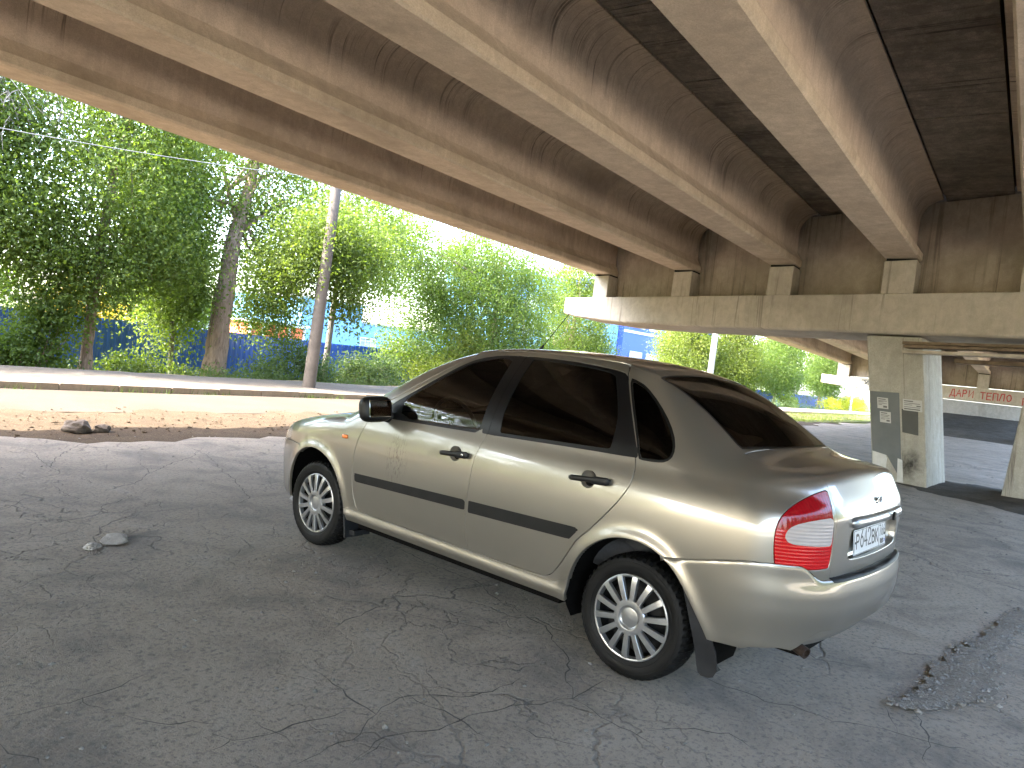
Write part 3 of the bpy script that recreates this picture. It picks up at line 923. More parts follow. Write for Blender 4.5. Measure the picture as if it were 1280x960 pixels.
# wheels -------------------------------------------------------------------------
def wheel(x, s, steer=0):
    """local frame: axle along y, outside = +y"""
    w = thing('wheel', None, None, (x, s * .0, .288)); w.parent = car
    w.rotation_euler = (0, random.uniform(0, 1.0), PI if s < 0 else 0)
    w.location = (x, s * .712, .288)
    # tyre
    R0, Wd = .288, .0875
    prof = [(.186, .060), (.192, .072), (.205, .080), (.222, .0855), (.240, .0875), (.255, .086), (.268, .080), (.277, .071), (.2825, .060)]
    crown = [(.285, .045), (.2865, .022), (.287, 0)]
    half = prof + crown
    full = half + [(r, -h) for r, h in reversed(half[:-1])]
    n = 240; vs = []; fs = []; m = len(full)
    rows = {7: 0, 8: 0, 9: 1, 10: 2, 11: 1, 12: 2, 13: 1, 14: 0, 15: 0}
    for k in range(n):
        a = 2 * PI * k / n
        for i, (r, h) in enumerate(full):
            if i in rows:
                ph = (k + rows[i] * 2) % 5
                if ph in (0, 1) : r = r - .008
                elif ph == 2: r += .001
            elif i in (6, 16): r = r + (.0025 if (k % 5) in (3, 4) else 0)
            vs.append((r * math.cos(a), h, r * math.sin(a)))
    for k in range(n):
        k2 = (k + 1) % n
        for i in range(m - 1): fs.append((k * m + i, k2 * m + i, k2 * m + i + 1, k * m + i + 1))
    mb = MB(); mb.add(vs, fs)
    t = mb.build('tyre', M_TYRE, w); auto_smooth(t, 28)
    # raised rings on the sidewall
    mb = MB(); mb.lathe([(.250, .0855), (.2515, .0885), (.2535, .0885), (.255, .0855)], 80, 'y')
    mb.lathe([(.214, .082), (.2155, .0855), (.218, .0858), (.220, .084)], 80, 'y'); mb.build('sidewall_rib', M_TYRE, t, smooth=True)
    # steel rim behind the cover
    mb = MB(); mb.lathe([(.190, .058), (.186, .064), (.180, .05), (.172, .02), (.165, .0), (.12, .015), (.07, .03), (.03, .03), (.001, .03)], 48, 'y')
    mb.build('rim', M_STEEL, w, smooth=True)
    for q in range(4):
        a = 2 * PI * q / 4 + .4; mb = MB()
        mb.lathe([(.009, .02), (.009, .045), (.0005, .046)], 6, 'y', (.049 * math.cos(a), 0, .049 * math.sin(a)))
        mb.build('wheel_bolt', M_STEEL, w)
    # wheel cover: outer ring, 14 flat spokes, hub with a recessed cap
    mb = MB()
    mb.lathe([(.1975, .060), (.1985, .070), (.196, .0795), (.1915, .0815), (.186, .0800), (.1835, .074), (.180, .056), (.184, .050)], 96, 'y')
    mb.lathe([(.083, .060), (.083, .0845), (.078, .089), (.058, .0915), (.054, .0905), (.0505, .084), (.044, .0805), (.030, .083), (.0005, .0845)], 64, 'y')
    for q in range(14):
        a = 2 * PI * q / 14
        st = [(.074, .0125, .0885), (.10, .0128, .0888), (.13, .0136, .0880), (.16, .0146, .0862), (.178, .0152, .0838), (.190, .0155, .0805)]
        vs = []; fs = []
        for r, hw, h in st:
            for (dx, dh) in ((-hw, -.020), (-hw, -.0025), (-hw + .0022, 0), (hw - .0022, 0), (hw, -.0025), (hw, -.020)):
                ca, sa = math.cos(a), math.sin(a)
                vs.append((r * ca - dx * sa, h + dh, r * sa + dx * ca))
        for i in range(len(st) - 1):
            for j in range(5): fs.append((i * 6 + j, i * 6 + j + 1, (i + 1) * 6 + j + 1, (i + 1) * 6 + j))
        mb.add(vs, fs)
    c = mb.build('wheel_cover', M_CHROME, w); auto_smooth(c, 30)
    # tyre valve
    mb = MB(); mb.tube([(.165, .05, 0), (.172, .078, 0)], .004, 8); mb.build('valve', M_BLACK, w)
    return w
for x in (0, -2.47):
    for s in (1, -1): wheel(x, s)

# wheel housings, underbody, mud flaps, exhaust ----------------------------------
for x, zc in ((0, .30), (-2.49, .29)):
    for s in (1, -1):
        mb = MB()
        P = [(x + (.385 if x < -1 or math.cos(a) < 0 else .365) * math.cos(a), zc + .375 * math.sin(a)) for a in np.linspace(-.12 if x > -1 else -.3, PI + .3, 26)]
        vs = [(px, s * (min(yy, float(Wside(np.array([px]), np.array([pz]))[0]) - .022) if yy > .6 else yy), pz) for yy in (.822, .50) for px, pz in P]
        n = len(P)
        fs = [(i, i + 1, n + i + 1, n + i) for i in range(n - 1)] + [tuple(range(n, 2 * n))]
        mb.add(vs, fs)
        mb.build('wheel_arch_liner', M_DARK, car)
mb = MB(); mb.box((-1.23, 0, .265), (1.62, 1.50, .10)); mb.box((-2.75, 0, .34), (.75, .9, .16)); mb.box((.28, 0, .30), (.6, 1.0, .14))
mb.box((-2.47, 0, .29), (.06, 1.3, .06)); mb.box((0, 0, .28), (.06, 1.3, .06))
mb.build('underbody', M_DARK, car)
M_FLAP = simple('mud_flap_rubber', (.014, .0145, .016), .6, spec=.2, vary=.3, vscale=12)
for s in (1, -1):
    # side leaf along the arch edge, turned inwards across the back of the tyre
    prof = [(-2.728, -2.745, .520), (-2.752, -2.800, .455), (-2.778, -2.850, .385), (-2.798, -2.886, .315), (-2.812, -2.908, .250), (-2.822, -2.914, .200), (-2.832, -2.900, .168), (-2.848, -2.880, .158)]
    vs = []; fs = []
    for i, (xa, xb, z) in enumerate(prof):
        yo = .846 - .045 * sstep(.52, .16, z) - (.012 if i < 2 else 0)
        yi = .66
        for xx, yy in ((xa, yo), (xb, yo - .006), (xb + .004, yo - .016), (xa - .026, yi), (xa - .016, yi), (xa + .008, yo - .018)): vs.append((xx, s * yy, z))
    k = 6
    for i in range(len(prof) - 1):
        for j in range(k): fs.append((i * k + j, i * k + (j + 1) % k, (i + 1) * k + (j + 1) % k, (i + 1) * k + j))
    fs += [tuple(range(k)), tuple(len(vs) - k + j for j in range(k))]
    mb = MB(); mb.add(vs, fs); fl = auto_smooth(mb.build('mud_flap', M_FLAP, car), 40)
    mb = MB(); mb.box((-.37, s * .76, .26), (.016, .14, .22), Matrix.Rotation(math.radians(12), 3, 'Y')); mb.box((-.41, s * .74, .185), (.09, .12, .03), Matrix.Rotation(math.radians(8), 3, 'Y'))
    mb.build('mud_flap', M_FLAP, car)
mb = MB(); mb.lathe([(.019, .0), (.024, 0), (.024, -.26), (.019, -.26), (.019, 0)], 24, 'x'); ex = mb.build('exhaust_pipe', M_RUST, car, smooth='auto')
ex.location = (-3.205, .605, .333); ex.rotation_euler = Vector((-.93, .28, -.24)).to_track_quat('X', 'Z').to_euler()
mb = MB(); mb.tube([(-1.125, 0, 1.478), (-1.14, 0, 1.497), (-1.155, 0, 1.515)], [.014, .010, .006], 10); mb.tube([(-1.15, 0, 1.51), (-1.33, 0, 1.73)], .0028, 6)
mb.build('antenna', M_BLACK, car, smooth=True)

# interior ------------------------------------------------------------------------
def seat(x, y, w, back_h):
    mb = MB()
    mb.box((x, y, .50), (.50, w, .16), bev=.05)
    mb.box((x - .30, y, .50 + back_h / 2), (.16, w * .96, back_h), Matrix.Rotation(math.radians(-16), 3, 'Y'), bev=.05)
    o = mb.build('seat', M_SEAT, car, smooth=True)
    for yy in ([y] if w < .7 else [y - .35, y + .35]):
        mb = MB(); mb.box((x - .42, yy, .50 + back_h + .03), (.09, .25, .17), Matrix.Rotation(math.radians(-14), 3, 'Y'), bev=.035)
        mb.build('headrest', M_SEAT, o, smooth=True)
for y in (.36, -.36): seat(-1.28, y, .50, .62)
seat(-2.12, 0, 1.30, .58)
mb = MB(); mb.box((-.42, 0, .84), (.50, 1.36, .22), bev=.06); db = mb.build('dashboard', M_SEAT, car, smooth=True)
mb = MB()
ringp = [(0, .185 * math.cos(a), .185 * math.sin(a)) for a in np.linspace(0, 2 * PI, 33)]
mb.tube(ringp, .014, 8, caps=False); mb.box((0, 0, 0), (.04, .10, .09), bev=.015); mb.box((0, 0, -.01), (.014, .34, .03)); mb.box((0, 0, -.09), (.014, .03, .18))
st = mb.build('steering_wheel', M_BLACK, car, smooth=True); st.location = (-.80, .36, .93); st.rotation_euler = (0, math.radians(24), 0)
# ================================================================== MATERIALS OF THE PLACE
def uvco(h, scale=(1, 1, 1)):
    """object coordinates turned to the bridge axes (u along, v across, z)"""
    t = h.n('ShaderNodeTexCoord')
    r = h.n('ShaderNodeMapping'); h.nt.links.new(t.outputs['Object'], r.inputs[0])
    r.inputs['Rotation'].default_value = (0, 0, -AZ)
    m = h.n('ShaderNodeMapping'); h.nt.links.new(r.outputs[0], m.inputs[0])
    m.inputs['Scale'].default_value = scale
    return m.outputs[0], r.outputs[0]

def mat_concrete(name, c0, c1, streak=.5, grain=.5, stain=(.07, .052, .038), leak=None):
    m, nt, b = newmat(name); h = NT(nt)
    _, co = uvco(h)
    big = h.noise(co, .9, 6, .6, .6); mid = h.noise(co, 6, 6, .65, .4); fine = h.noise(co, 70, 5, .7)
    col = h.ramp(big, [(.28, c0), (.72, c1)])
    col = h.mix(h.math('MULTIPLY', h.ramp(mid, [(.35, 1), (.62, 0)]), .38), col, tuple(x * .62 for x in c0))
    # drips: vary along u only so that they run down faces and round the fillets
    sc, _ = uvco(h, (13.0, .22, .16))
    st = h.noise(sc, 1.0, 6, .75, 1.2)
    gate = h.ramp(h.noise(co, .55, 3), [(.38, 0), (.56, 1)])
    sk = h.math('MULTIPLY', h.math('MULTIPLY', h.ramp(st, [(.545, 0), (.62, 1)]), gate), streak, clamp=True)
    if leak:                                  # leaks start at the deck and run out at uneven lengths
        sp = h.n('ShaderNodeSeparateXYZ'); nt.links.new(co, sp.inputs[0])
        lc, _ = uvco(h, (5.0, .3, 0.0))
        zz = h.math('ADD', sp.outputs[2], h.math('MULTIPLY', h.math('SUBTRACT', h.noise(lc, 1.0, 4, .7), .5), 1.3))
        mr = h.n('ShaderNodeMapRange', clamp=True); nt.links.new(zz, mr.inputs[0]); mr.inputs[1].default_value = leak; mr.inputs[2].default_value = leak + .35
        sk = h.math('MULTIPLY', sk, mr.outputs[0], clamp=True)
    col = h.mix(sk, col, stain)
    wc, _ = uvco(h, (3.2, 3.2, .5))
    ws = h.ramp(h.noise(wc, 1.6, 5, .7), [(.50, 0), (.75, .5)])
    col = h.mix(h.math('MULTIPLY', ws, streak), col, tuple(min(1, x * 1.25) for x in c1))
    vor = h.n('ShaderNodeTexVoronoi', feature='F1'); h.nt.links.new(co, vor.inputs['Vector']); vor.inputs['Scale'].default_value = 24
    vor.inputs['Randomness'].default_value = 1
    fl = h.ramp(vor.outputs['Color'] if False else h.noise(co, 26, 3, .7, 2.5), [(.38, 0), (.62, 1)])
    fc, _ = uvco(h, (9, 26, 16)); fk = h.ramp(h.noise(fc, 1.6, 4, .75, 2.2), [(.44, 0), (.56, 1)])
    col = h.mix(h.math('MULTIPLY', fl, grain * .30), col, tuple(x * .60 for x in c0))
    col = h.mix(h.math('MULTIPLY', fk, grain * .26), col, tuple(x * .55 for x in c0))
    bl = h.ramp(h.noise(co, .42, 5, .6, 1.0), [(.50, 0), (.68, .55)])
    col = h.mix(h.math('MULTIPLY', bl, streak), col, tuple(x * .5 for x in c0))
    col = h.mix(h.math('MULTIPLY', h.ramp(fine, [(.3, 1), (.5, 0)]), grain * .5), col, tuple(x * .5 for x in c0))
    nt.links.new(col, b.inputs['Base Color'])
    b.inputs['Roughness'].default_value = .9; b.inputs['Specular IOR Level'].default_value = .25
    hh = h.math('ADD', h.math('MULTIPLY', mid, .6), h.math('MULTIPLY', fine, .35))
    hh = h.math('ADD', hh, h.math('MULTIPLY', fl, .25))
    nt.links.new(h.bump(hh, .45, .012), b.inputs['Normal'])
    return m
M_CONC = mat_concrete('girder_concrete', (.54, .425, .31), (.68, .555, .415), .95, .7, leak=4.55)
M_CAP = mat_concrete('pier_cap_concrete', (.48, .415, .33), (.60, .53, .435), .5, .35)
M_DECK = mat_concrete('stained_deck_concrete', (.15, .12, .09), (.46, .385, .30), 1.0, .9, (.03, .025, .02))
M_WALLC = mat_concrete('diaphragm_concrete', (.38, .305, .23), (.52, .43, .33), .6, .5)
M_PIER = mat_concrete('painted_pier_concrete', (.42, .39, .32), (.56, .52, .44), .8, .8)

def mat_asphalt():
    m, nt, b = newmat('cracked_asphalt'); h = NT(nt)
    _, co = uvco(h)
    big = h.noise(co, .16, 6, .6, .5); mid = h.noise(co, 1.6, 7, .68, .6); fine = h.noise(co, 38, 6, .75); grit = h.noise(co, 160, 3, .7)
    col = h.ramp(big, [(.3, (.254, .216, .175)), (.7, (.357, .308, .254))])
    col = h.mix(h.ramp(mid, [(.34, .8), (.54, 0)]), col, (.150, .134, .118))
    col = h.mix(h.ramp(mid, [(.58, 0), (.80, .5)]), col, (.42, .395, .36))
    col = h.mix(h.ramp(fine, [(.36, .8), (.50, 0)]), col, (.115, .11, .104))
    col = h.mix(h.ramp(grit, [(.62, 0), (.74, .75)]), col, (.45, .43, .40))
    oil = h.ramp(h.noise(co, .55, 5, .62, .8), [(.60, 0), (.70, .6)])
    col = h.mix(oil, col, (.115, .102, .088))
    # web of cracks
    wob = h.n('ShaderNodeTexNoise'); h.nt.links.new(co, wob.inputs['Vector']); wob.inputs['Scale'].default_value = 1.7; wob.inputs['Detail'].default_value = 6
    wv = h.n('ShaderNodeVectorMath', operation='MULTIPLY_ADD'); h.nt.links.new(wob.outputs['Color'], wv.inputs[0]); wv.inputs[1].default_value = (1.0, 1.0, 0); h.nt.links.new(co, wv.inputs[2])
    def cracks(scale, w, gate_scale, lo, hi):
        v = h.n('ShaderNodeTexVoronoi', feature='DISTANCE_TO_EDGE'); h.nt.links.new(wv.outputs[0], v.inputs['Vector']); v.inputs['Scale'].default_value = scale
        line = h.ramp(v.outputs['Distance'], [(0, 1), (w * .4, .9), (w, 0)])
        g = h.ramp(h.noise(co, gate_scale, 3), [(lo, 0), (hi, 1)])
        return h.math('MULTIPLY', line, g)
    c1 = cracks(.75, .009, .33, .46, .58); c2 = cracks(2.6, .014, .45, .44, .56)
    ck = h.math('MAXIMUM', c1, h.math('MULTIPLY', c2, .8))
    col = h.mix(h.math('MULTIPLY', ck, .7), col, (.10, .095, .09))
    nt.links.new(col, b.inputs['Base Color'])
    b.inputs['Roughness'].default_value = .88; b.inputs['Specular IOR Level'].default_value = .3
    hh = h.math('SUBTRACT', h.math('ADD', h.math('MULTIPLY', mid, 1.1), h.math('ADD', h.math('MULTIPLY', fine, .55), h.math('MULTIPLY', grit, .22))), h.math('MULTIPLY', ck, .7))
    nt.links.new(h.bump(hh, .9, .03), b.inputs['Normal'])
    return m
M_ASPH = mat_asphalt()
def mat_ground(name, stops, scale=3.0, fine=60, bump=.6, grit=None):
    m, nt, b = newmat(name); h = NT(nt)
    _, co = uvco(h)
    n = h.noise(co, scale, 7, .65, .4); f = h.noise(co, fine, 5, .75)
    col = h.ramp(n, stops)
    col = h.mix(h.ramp(f, [(.36, .6), (.52, 0)]), col, tuple(x * .45 for x in stops[0][1]))
    if grit: col = h.mix(h.ramp(h.noise(co, fine * 2.2, 3), [(.58, 0), (.68, .8)]), col, grit)
    nt.links.new(col, b.inputs['Base Color'])
    b.inputs['Roughness'].default_value = .95; b.inputs['Specular IOR Level'].default_value = .15
    nt.links.new(h.bump(h.math('ADD', h.math('MULTIPLY', n, .6), h.math('MULTIPLY', f, .5)), bump, .03), b.inputs['Normal'])
    return m
M_SOIL = mat_ground('dry_soil', [(.3, (.16, .13, .095)), (.7, (.26, .215, .16))], 1.2)
M_DUST = mat_ground('dusty_road', [(.3, (.060, .048, .036)), (.7, (.082, .067, .051))], .8, 45, .3)
M_GRAV = mat_ground('gravel', [(.3, (.048, .033, .020)), (.7, (.082, .058, .036))], 2.5, 30, 1.0, (.15, .122, .09))
M_WALK = mat_ground('worn_pavement', [(.3, (.085, .072, .057)), (.7, (.12, .104, .084))], 1.1, 40, .4)
M_LITTER = mat_ground('leaf_litter', [(.3, (.16, .11, .06)), (.55, (.27, .2, .11)), (.75, (.12, .13, .05))], 5, 50, 1.0)
M_GRASSG = mat_ground('grassy_soil', [(.3, (.07, .085, .025)), (.55, (.12, .14, .04)), (.75, (.20, .175, .08))], 2.2, 40, 1.0)
M_DSOIL = mat_ground('dark_damp_soil', [(.3, (.045, .038, .030)), (.7, (.10, .088, .07))], 2.0, 40, 1.0)
M_KERB = mat_concrete('kerb_concrete', (.26, .205, .15), (.36, .295, .225), .3, .5)
M_STONE = mat_concrete('rubble_stone', (.36, .34, .31), (.48, .455, .42), .1, .6)
M_DSTONE = simple('dark_stone', (.10, .08, .065), .9, vary=.4, vscale=12, bump=.5)

def mat_leaf(name, cols, trans=.5):
    m = bpy.data.materials.new(name); m.use_nodes = True
    nt = m.node_tree; nt.nodes.clear(); h = NT(nt)
    out = h.n('ShaderNodeOutputMaterial')
    co = h.co()
    n1 = h.noise(co, .55, 3); n2 = h.noise(co, 9.0, 2, .8)
    f = h.math('ADD', h.math('MULTIPLY', n1, .6), h.math('MULTIPLY', n2, .55))
    k = len(cols)
    c = h.ramp(f, [(.38 + .4 * i / (k - 1), q) for i, q in enumerate(cols)])
    d = h.n('ShaderNodeBsdfPrincipled'); nt.links.new(c, d.inputs['Base Color']); d.inputs['Roughness'].default_value = .5
    d.inputs['Specular IOR Level'].default_value = .4
    t = h.n('ShaderNodeBsdfTranslucent')
    c2 = h.mix(1.0, c, (1.18, 1.28, .52), 'MULTIPLY'); nt.links.new(c2, t.inputs[0])
    mx = h.n('ShaderNodeMixShader'); mx.inputs[0].default_value = trans
    nt.links.new(d.outputs[0], mx.inputs[1]); nt.links.new(t.outputs[0], mx.inputs[2]); nt.links.new(mx.outputs[0], out.inputs[0])
    return m
M_LEAF_A = mat_leaf('maple_leaf', [(.07, .105, .018), (.115, .16, .027), (.18, .22, .048)], .55)
M_LEAF_B = mat_leaf('elm_leaf', [(.055, .095, .018), (.095, .14, .026), (.145, .185, .04)], .58)
M_LEAF_Y = mat_leaf('bright_leaf', [(.07, .098, .016), (.115, .142, .022), (.165, .18, .034)], .6)
M_LEAF_W = mat_leaf('weed_leaf', [(.05, .082, .027), (.08, .12, .038), (.125, .16, .048)], .45)
M_LEAF_O = mat_leaf('yellow_leaf', [(.30, .19, .02), (.50, .33, .03), (.22, .20, .03)], .5)
def mat_bark(name, c0, c1):
    m, nt, b = newmat(name); h = NT(nt)
    co = h.co((1, 1, .22))
    n = h.noise(co, 14, 6, .7, 1.0); g = h.noise(co, 3, 3)
    col = h.ramp(n, [(.32, tuple(x * .35 for x in c0)), (.5, c0), (.75, c1)])
    nt.links.new(h.mix(h.ramp(g, [(.4, 0), (.7, .5)]), col, tuple(x * .7 for x in c1)), b.inputs['Base Color'])
    b.inputs['Roughness'].default_value = .95
    nt.links.new(h.bump(n, 1.0, .05), b.inputs['Normal'])
    return m
M_BARK = mat_bark('tree_bark', (.22, .15, .10), (.36, .265, .185))
M_BARKG = mat_bark('grey_bark', (.13, .115, .095), (.24, .215, .18))
M_FENCE = simple('blue_sheet_metal', (.014, .075, .42), .42, .0, coat=.2, vary=.14, vscale=1.6)
M_FPOST = simple('fence_post_steel', (.05, .07, .16), .6)

# ================================================================== GROUND
def sheet(name, us, vs, zf, mat, kind='structure', parent=None):
    U, Vv = np.meshgrid(us, vs, indexing='ij')
    Z = zf(U, Vv)
    X = CAM[0] + U * UX - Vv * UY; Y = CAM[1] + U * UY + Vv * UX
    V = np.stack([X, Y, Z], -1).reshape(-1, 3)
    a, b = U.shape
    i = np.arange((a - 1) * (b - 1)); r = i // (b - 1); c = i % (b - 1); k = r * b + c
    T = np.stack([k, k + b, k + b + 1, k + 1], -1)
    o = mk(name, V, T, mat, parent); o['kind'] = kind
    return o
def wob(U, Vv, s=1.0, seed=0.0):
    return (np.sin(U * 1.7 * s + seed) * np.cos(Vv * 1.3 * s + 1.3 * seed) + .5 * np.sin(U * 3.9 * s + 2 * seed + 1) * np.sin(Vv * 4.3 * s + .7) + .3 * np.sin(U * 9.1 * s + seed) * np.cos(Vv * 8.3 * s)) / 1.8

DROP = lambda v: -.78 * sstep(17.3, 21.5, v)
def terr(U, V):
    return -.06 + DROP(V) - .05 * sstep(16, 17, V) * 0
uu = np.concatenate([np.array([-1500, -600, -250, -120]), np.arange(-60, 150, 3.0), np.array([170, 220, 300, 450, 700, 1100, 1600])])
vv = np.concatenate([np.array([-1500, -600, -250, -120, -60, -30, -20]), np.arange(-14, 30, 1.0), np.array([34, 40, 50, 70, 100, 150, 260, 500, 900, 1500])])
sheet('ground', uu, vv, terr, M_GRASSG)
# the lot under the bridge: gently uneven asphalt with a ragged outer edge
us = np.concatenate([np.concatenate([np.arange(-44, -10, 1.), np.arange(-10, 26, .25)]), np.arange(26, 64, 1.0)])
us_n = len(us)
def lot():
    rows = []
    ts = np.concatenate([np.linspace(0, .8, 60), np.linspace(.8, 1, 24)[1:]])
    U, T_ = np.meshgrid(us, ts, indexing='ij')
    edge = 8.75 + .30 * np.sin(U * .83) + .16 * np.sin(U * 2.3 + 1) + .09 * np.sin(U * 5.9) + .06 * np.sin(U * 13.7)
    Vv = -6.2 + (edge + 6.2) * T_
    Z = .010 * wob(U, Vv, .55, .4) + .004 * wob(U, Vv, 1.9, 2.0) - .045 * sstep(.97, 1.0, T_)
    X = CAM[0] + U * UX - Vv * UY; Y = CAM[1] + U * UY + Vv * UX
    V = np.stack([X, Y, Z], -1).reshape(-1, 3)
    a, b = U.shape
    i = np.arange((a - 1) * (b - 1)); r = i // (b - 1); c = i % (b - 1); k = r * b + c
    o = mk('asphalt_lot', V, np.stack([k, k + b, k + b + 1, k + 1], -1), M_ASPH); o['kind'] = 'structure'
lot()
sheet('gravel_verge', np.concatenate([np.arange(-30, 34, .22), np.arange(34, 45, 1.)]), np.arange(8.0, 11.3, .11), lambda U, V: -.022 + .022 * wob(U, V, 1.5, .8) + .012 * wob(U, V, 4.7, 2.2), M_GRAV)
sheet('grass_verge', np.arange(33, 150, .8), np.arange(9.2, 13.6, .3), lambda U, V: -.015 + .02 * wob(U, V, .9, 1.8), M_GRASSG)
sheet('road', np.arange(-60, 420, 2.0), np.array([10.75, 11.2, 11.8, 12.4, 13.0, 13.3]), lambda U, V: .004 + .006 * wob(U, V, .4) - .03 * sstep(11.1, 10.75, V), M_DUST)
sheet('pavement', np.arange(-60, 420, 1.0), np.arange(13.43, 17.3, .35), lambda U, V: .105 + .012 * wob(U, V, .6, .2) - .07 * sstep(16.6, 17.3, V), M_WALK)
sheet('verge_litter', np.arange(-20, 60, .4), np.arange(16.9, 19.6, .2), lambda U, V: .03 + DROP(V) + .05 * wob(U, V, .8, 1) * sstep(16.9, 17.6, V) , M_LITTER)
# kerb stones
mb = MB()
k = -8.0
while k < 130:
    L = 1.0
    if -1 < k < 34: zz = random.uniform(-.012, .008)
    else: zz = 0
    a = W(k + L / 2, 13.36, .05 + zz)
    mb.box(a, (L - random.uniform(.004, .010), .15, .16), Matrix.Rotation(AZ + random.uniform(-.01, .01), 3, 'Z'), bev=.018 if -1 < k < 34 else 0)
    k += L
o = mb.build('kerb', M_KERB); o['kind'] = 'structure'
# soil heap between the pier legs and at the foot of the far abutment
def soil(U, V):
    d = np.hypot((U - 15.6 - .3 * V) / 2.3, (V + .6) / 3.2)
    return -.05 + .17 * np.clip(1.15 - d, 0, 1) + .02 * wob(U, V, 2.2, .5)
sheet('soil_bed', np.arange(12, 20, .12), np.arange(-6, 3.2, .12), soil, M_DSOIL)
sheet('soil_bank', np.arange(44, 66, .5), np.arange(-14, 7.5, .5), lambda U, V: -.05 + 1.3 * sstep(46, 60, U) * sstep(7.5, 5, V) + .05 * wob(U, V, .8), M_DSOIL)

# traced cracks: thin dark strips lying in the lot surface
PXC = [[(-1.391, 2.96), (-1.394, 2.842), (-1.392, 2.701), (-1.375, 2.569), (-1.328, 2.468)], [(-1.389, 2.705), (-1.458, 2.711), (-1.511, 2.678)], [(-1.564, 3.006), (-1.635, 3.004), (-1.683, 2.964), (-1.746, 2.954)], [(-1.592, 2.643), (-1.667, 2.606), (-1.738, 2.555), (-1.759, 2.48), (-1.828, 2.413)], [(-1.881, 2.47), (-1.956, 2.438), (-1.98, 2.362), (-1.995, 2.278), (-1.99, 2.16), (-2.003, 2.009)], [(-1.972, 2.517), (-1.958, 2.453), (-1.955, 2.431)], [(-1.843, 2.314), (-1.979, 2.3), (-2.095, 2.295)], [(-1.558, 1.908), (-1.687, 1.897), (-1.856, 1.908), (-1.978, 1.934), (-2.096, 1.932), (-2.176, 2.069), (-2.179, 2.208), (-2.206, 2.352)], [(-2.096, 1.932), (-2.058, 1.821), (-2.052, 1.724), (-2.181, 1.564), (-2.223, 1.416), (-2.222, 1.286), (-2.201, 1.178)], [(-1.993, 1.723), (-2.103, 1.734), (-2.225, 1.698), (-2.39, 1.712), (-2.453, 1.713)], [(-2.307, 2.203), (-2.24, 2.011), (-2.315, 1.764), (-2.322, 1.595), (-2.353, 1.438), (-2.421, 1.33), (-2.467, 1.18), (-2.451, 1.008), (-2.422, 0.836)], [(-2.303, 2.184), (-2.285, 2.084), (-2.257, 2.015)], [(-2.467, 1.18), (-2.634, 1.217), (-2.824, 1.222), (-2.951, 1.261)], [(-2.44, 1.539), (-2.575, 1.558), (-2.758, 1.454)], [(-2.467, 1.18), (-2.346, 1.063), (-2.279, 0.941), (-2.191, 0.834), (-1.862, 0.589), (-1.732, 0.58), (-1.556, 0.51)], [(-2.593, 0.423), (-2.733, 0.451), (-2.869, 0.443), (-3.006, 0.452), (-3.105, 0.377), (-3.28, 0.381), (-3.415, 0.277), (-3.56, 0.225), (-3.725, 0.143), (-3.836, 0.119)], [(-2.793, 1.14), (-2.902, 1.012), (-3.033, 0.887), (-3.151, 0.929)], [(-2.816, -0.413), (-2.975, -0.328), (-3.113, -0.411), (-3.232, -0.484)], [(-1.126, 1.004), (-1.173, 1.101), (-1.188, 1.196), (-1.245, 1.396), (-1.329, 1.601)], [(-0.289, 0.326), (-0.502, 0.33), (-0.783, 0.372), (-1.065, 0.364), (-1.181, 0.377), (-1.342, 0.479), (-1.574, 0.531)], [(-1.259, 1.146), (-1.435, 1.077), (-1.592, 0.968), (-1.873, 0.879)], [(-3.489, -0.097), (-3.556, 0.06), (-3.617, 0.203), (-3.66, 0.446)], [(-3.388, -0.021), (-3.459, 0.133), (-3.508, 0.241)], [(0.707, 2.399), (0.693, 2.283), (0.657, 2.161), (0.636, 2.025), (0.636, 1.888)], [(1.006, 2.077), (1.073, 1.968), (1.123, 1.861), (1.226, 1.621), (1.195, 1.466), (1.174, 1.261), (1.206, 0.961), (1.234, 0.615), (1.367, 0.455), (2.051, 0.204), (2.497, 0.089), (2.901, -0.05)], [(1.174, 1.261), (1.367, 1.192), (1.578, 1.135)], [(2.18, 1.649), (1.855, 1.662), (1.649, 1.631)], [(2.425, 1.74), (2.526, 1.608), (2.663, 1.446), (2.841, 1.43), (2.953, 1.432), (3.437, 1.191), (3.728, 1.032), (4.238, 0.692)], [(1.847, 1.436), (2.033, 1.215), (2.183, 1.027), (2.33, 0.912), (2.519, 0.769), (2.779, 0.706), (3.015, 0.643)], [(1.161, 0.574), (1.057, 0.438), (0.925, 0.31)], [(1.501, 2.187), (1.741, 2.003), (1.861, 1.867)], [(1.226, 1.621), (1.44, 1.572), (1.549, 1.407), (1.731, 1.246)], [(4.238, 0.692), (4.147, 0.884), (3.969, 1.123)], [(2.519, 0.769), (2.968, 0.358), (3.279, 0.005), (3.845, -0.412)], [(2.901, -0.05), (3.351, -0.188), (3.86, -0.234)], [(3.991, 1.39), (3.715, 1.338), (2.953, 1.432)]]
M_CRACK = mat_ground('crack_dirt', [(.3, (.075, .070, .064)), (.7, (.14, .132, .122))], 6, 60, .5)
rc = random.Random(4)
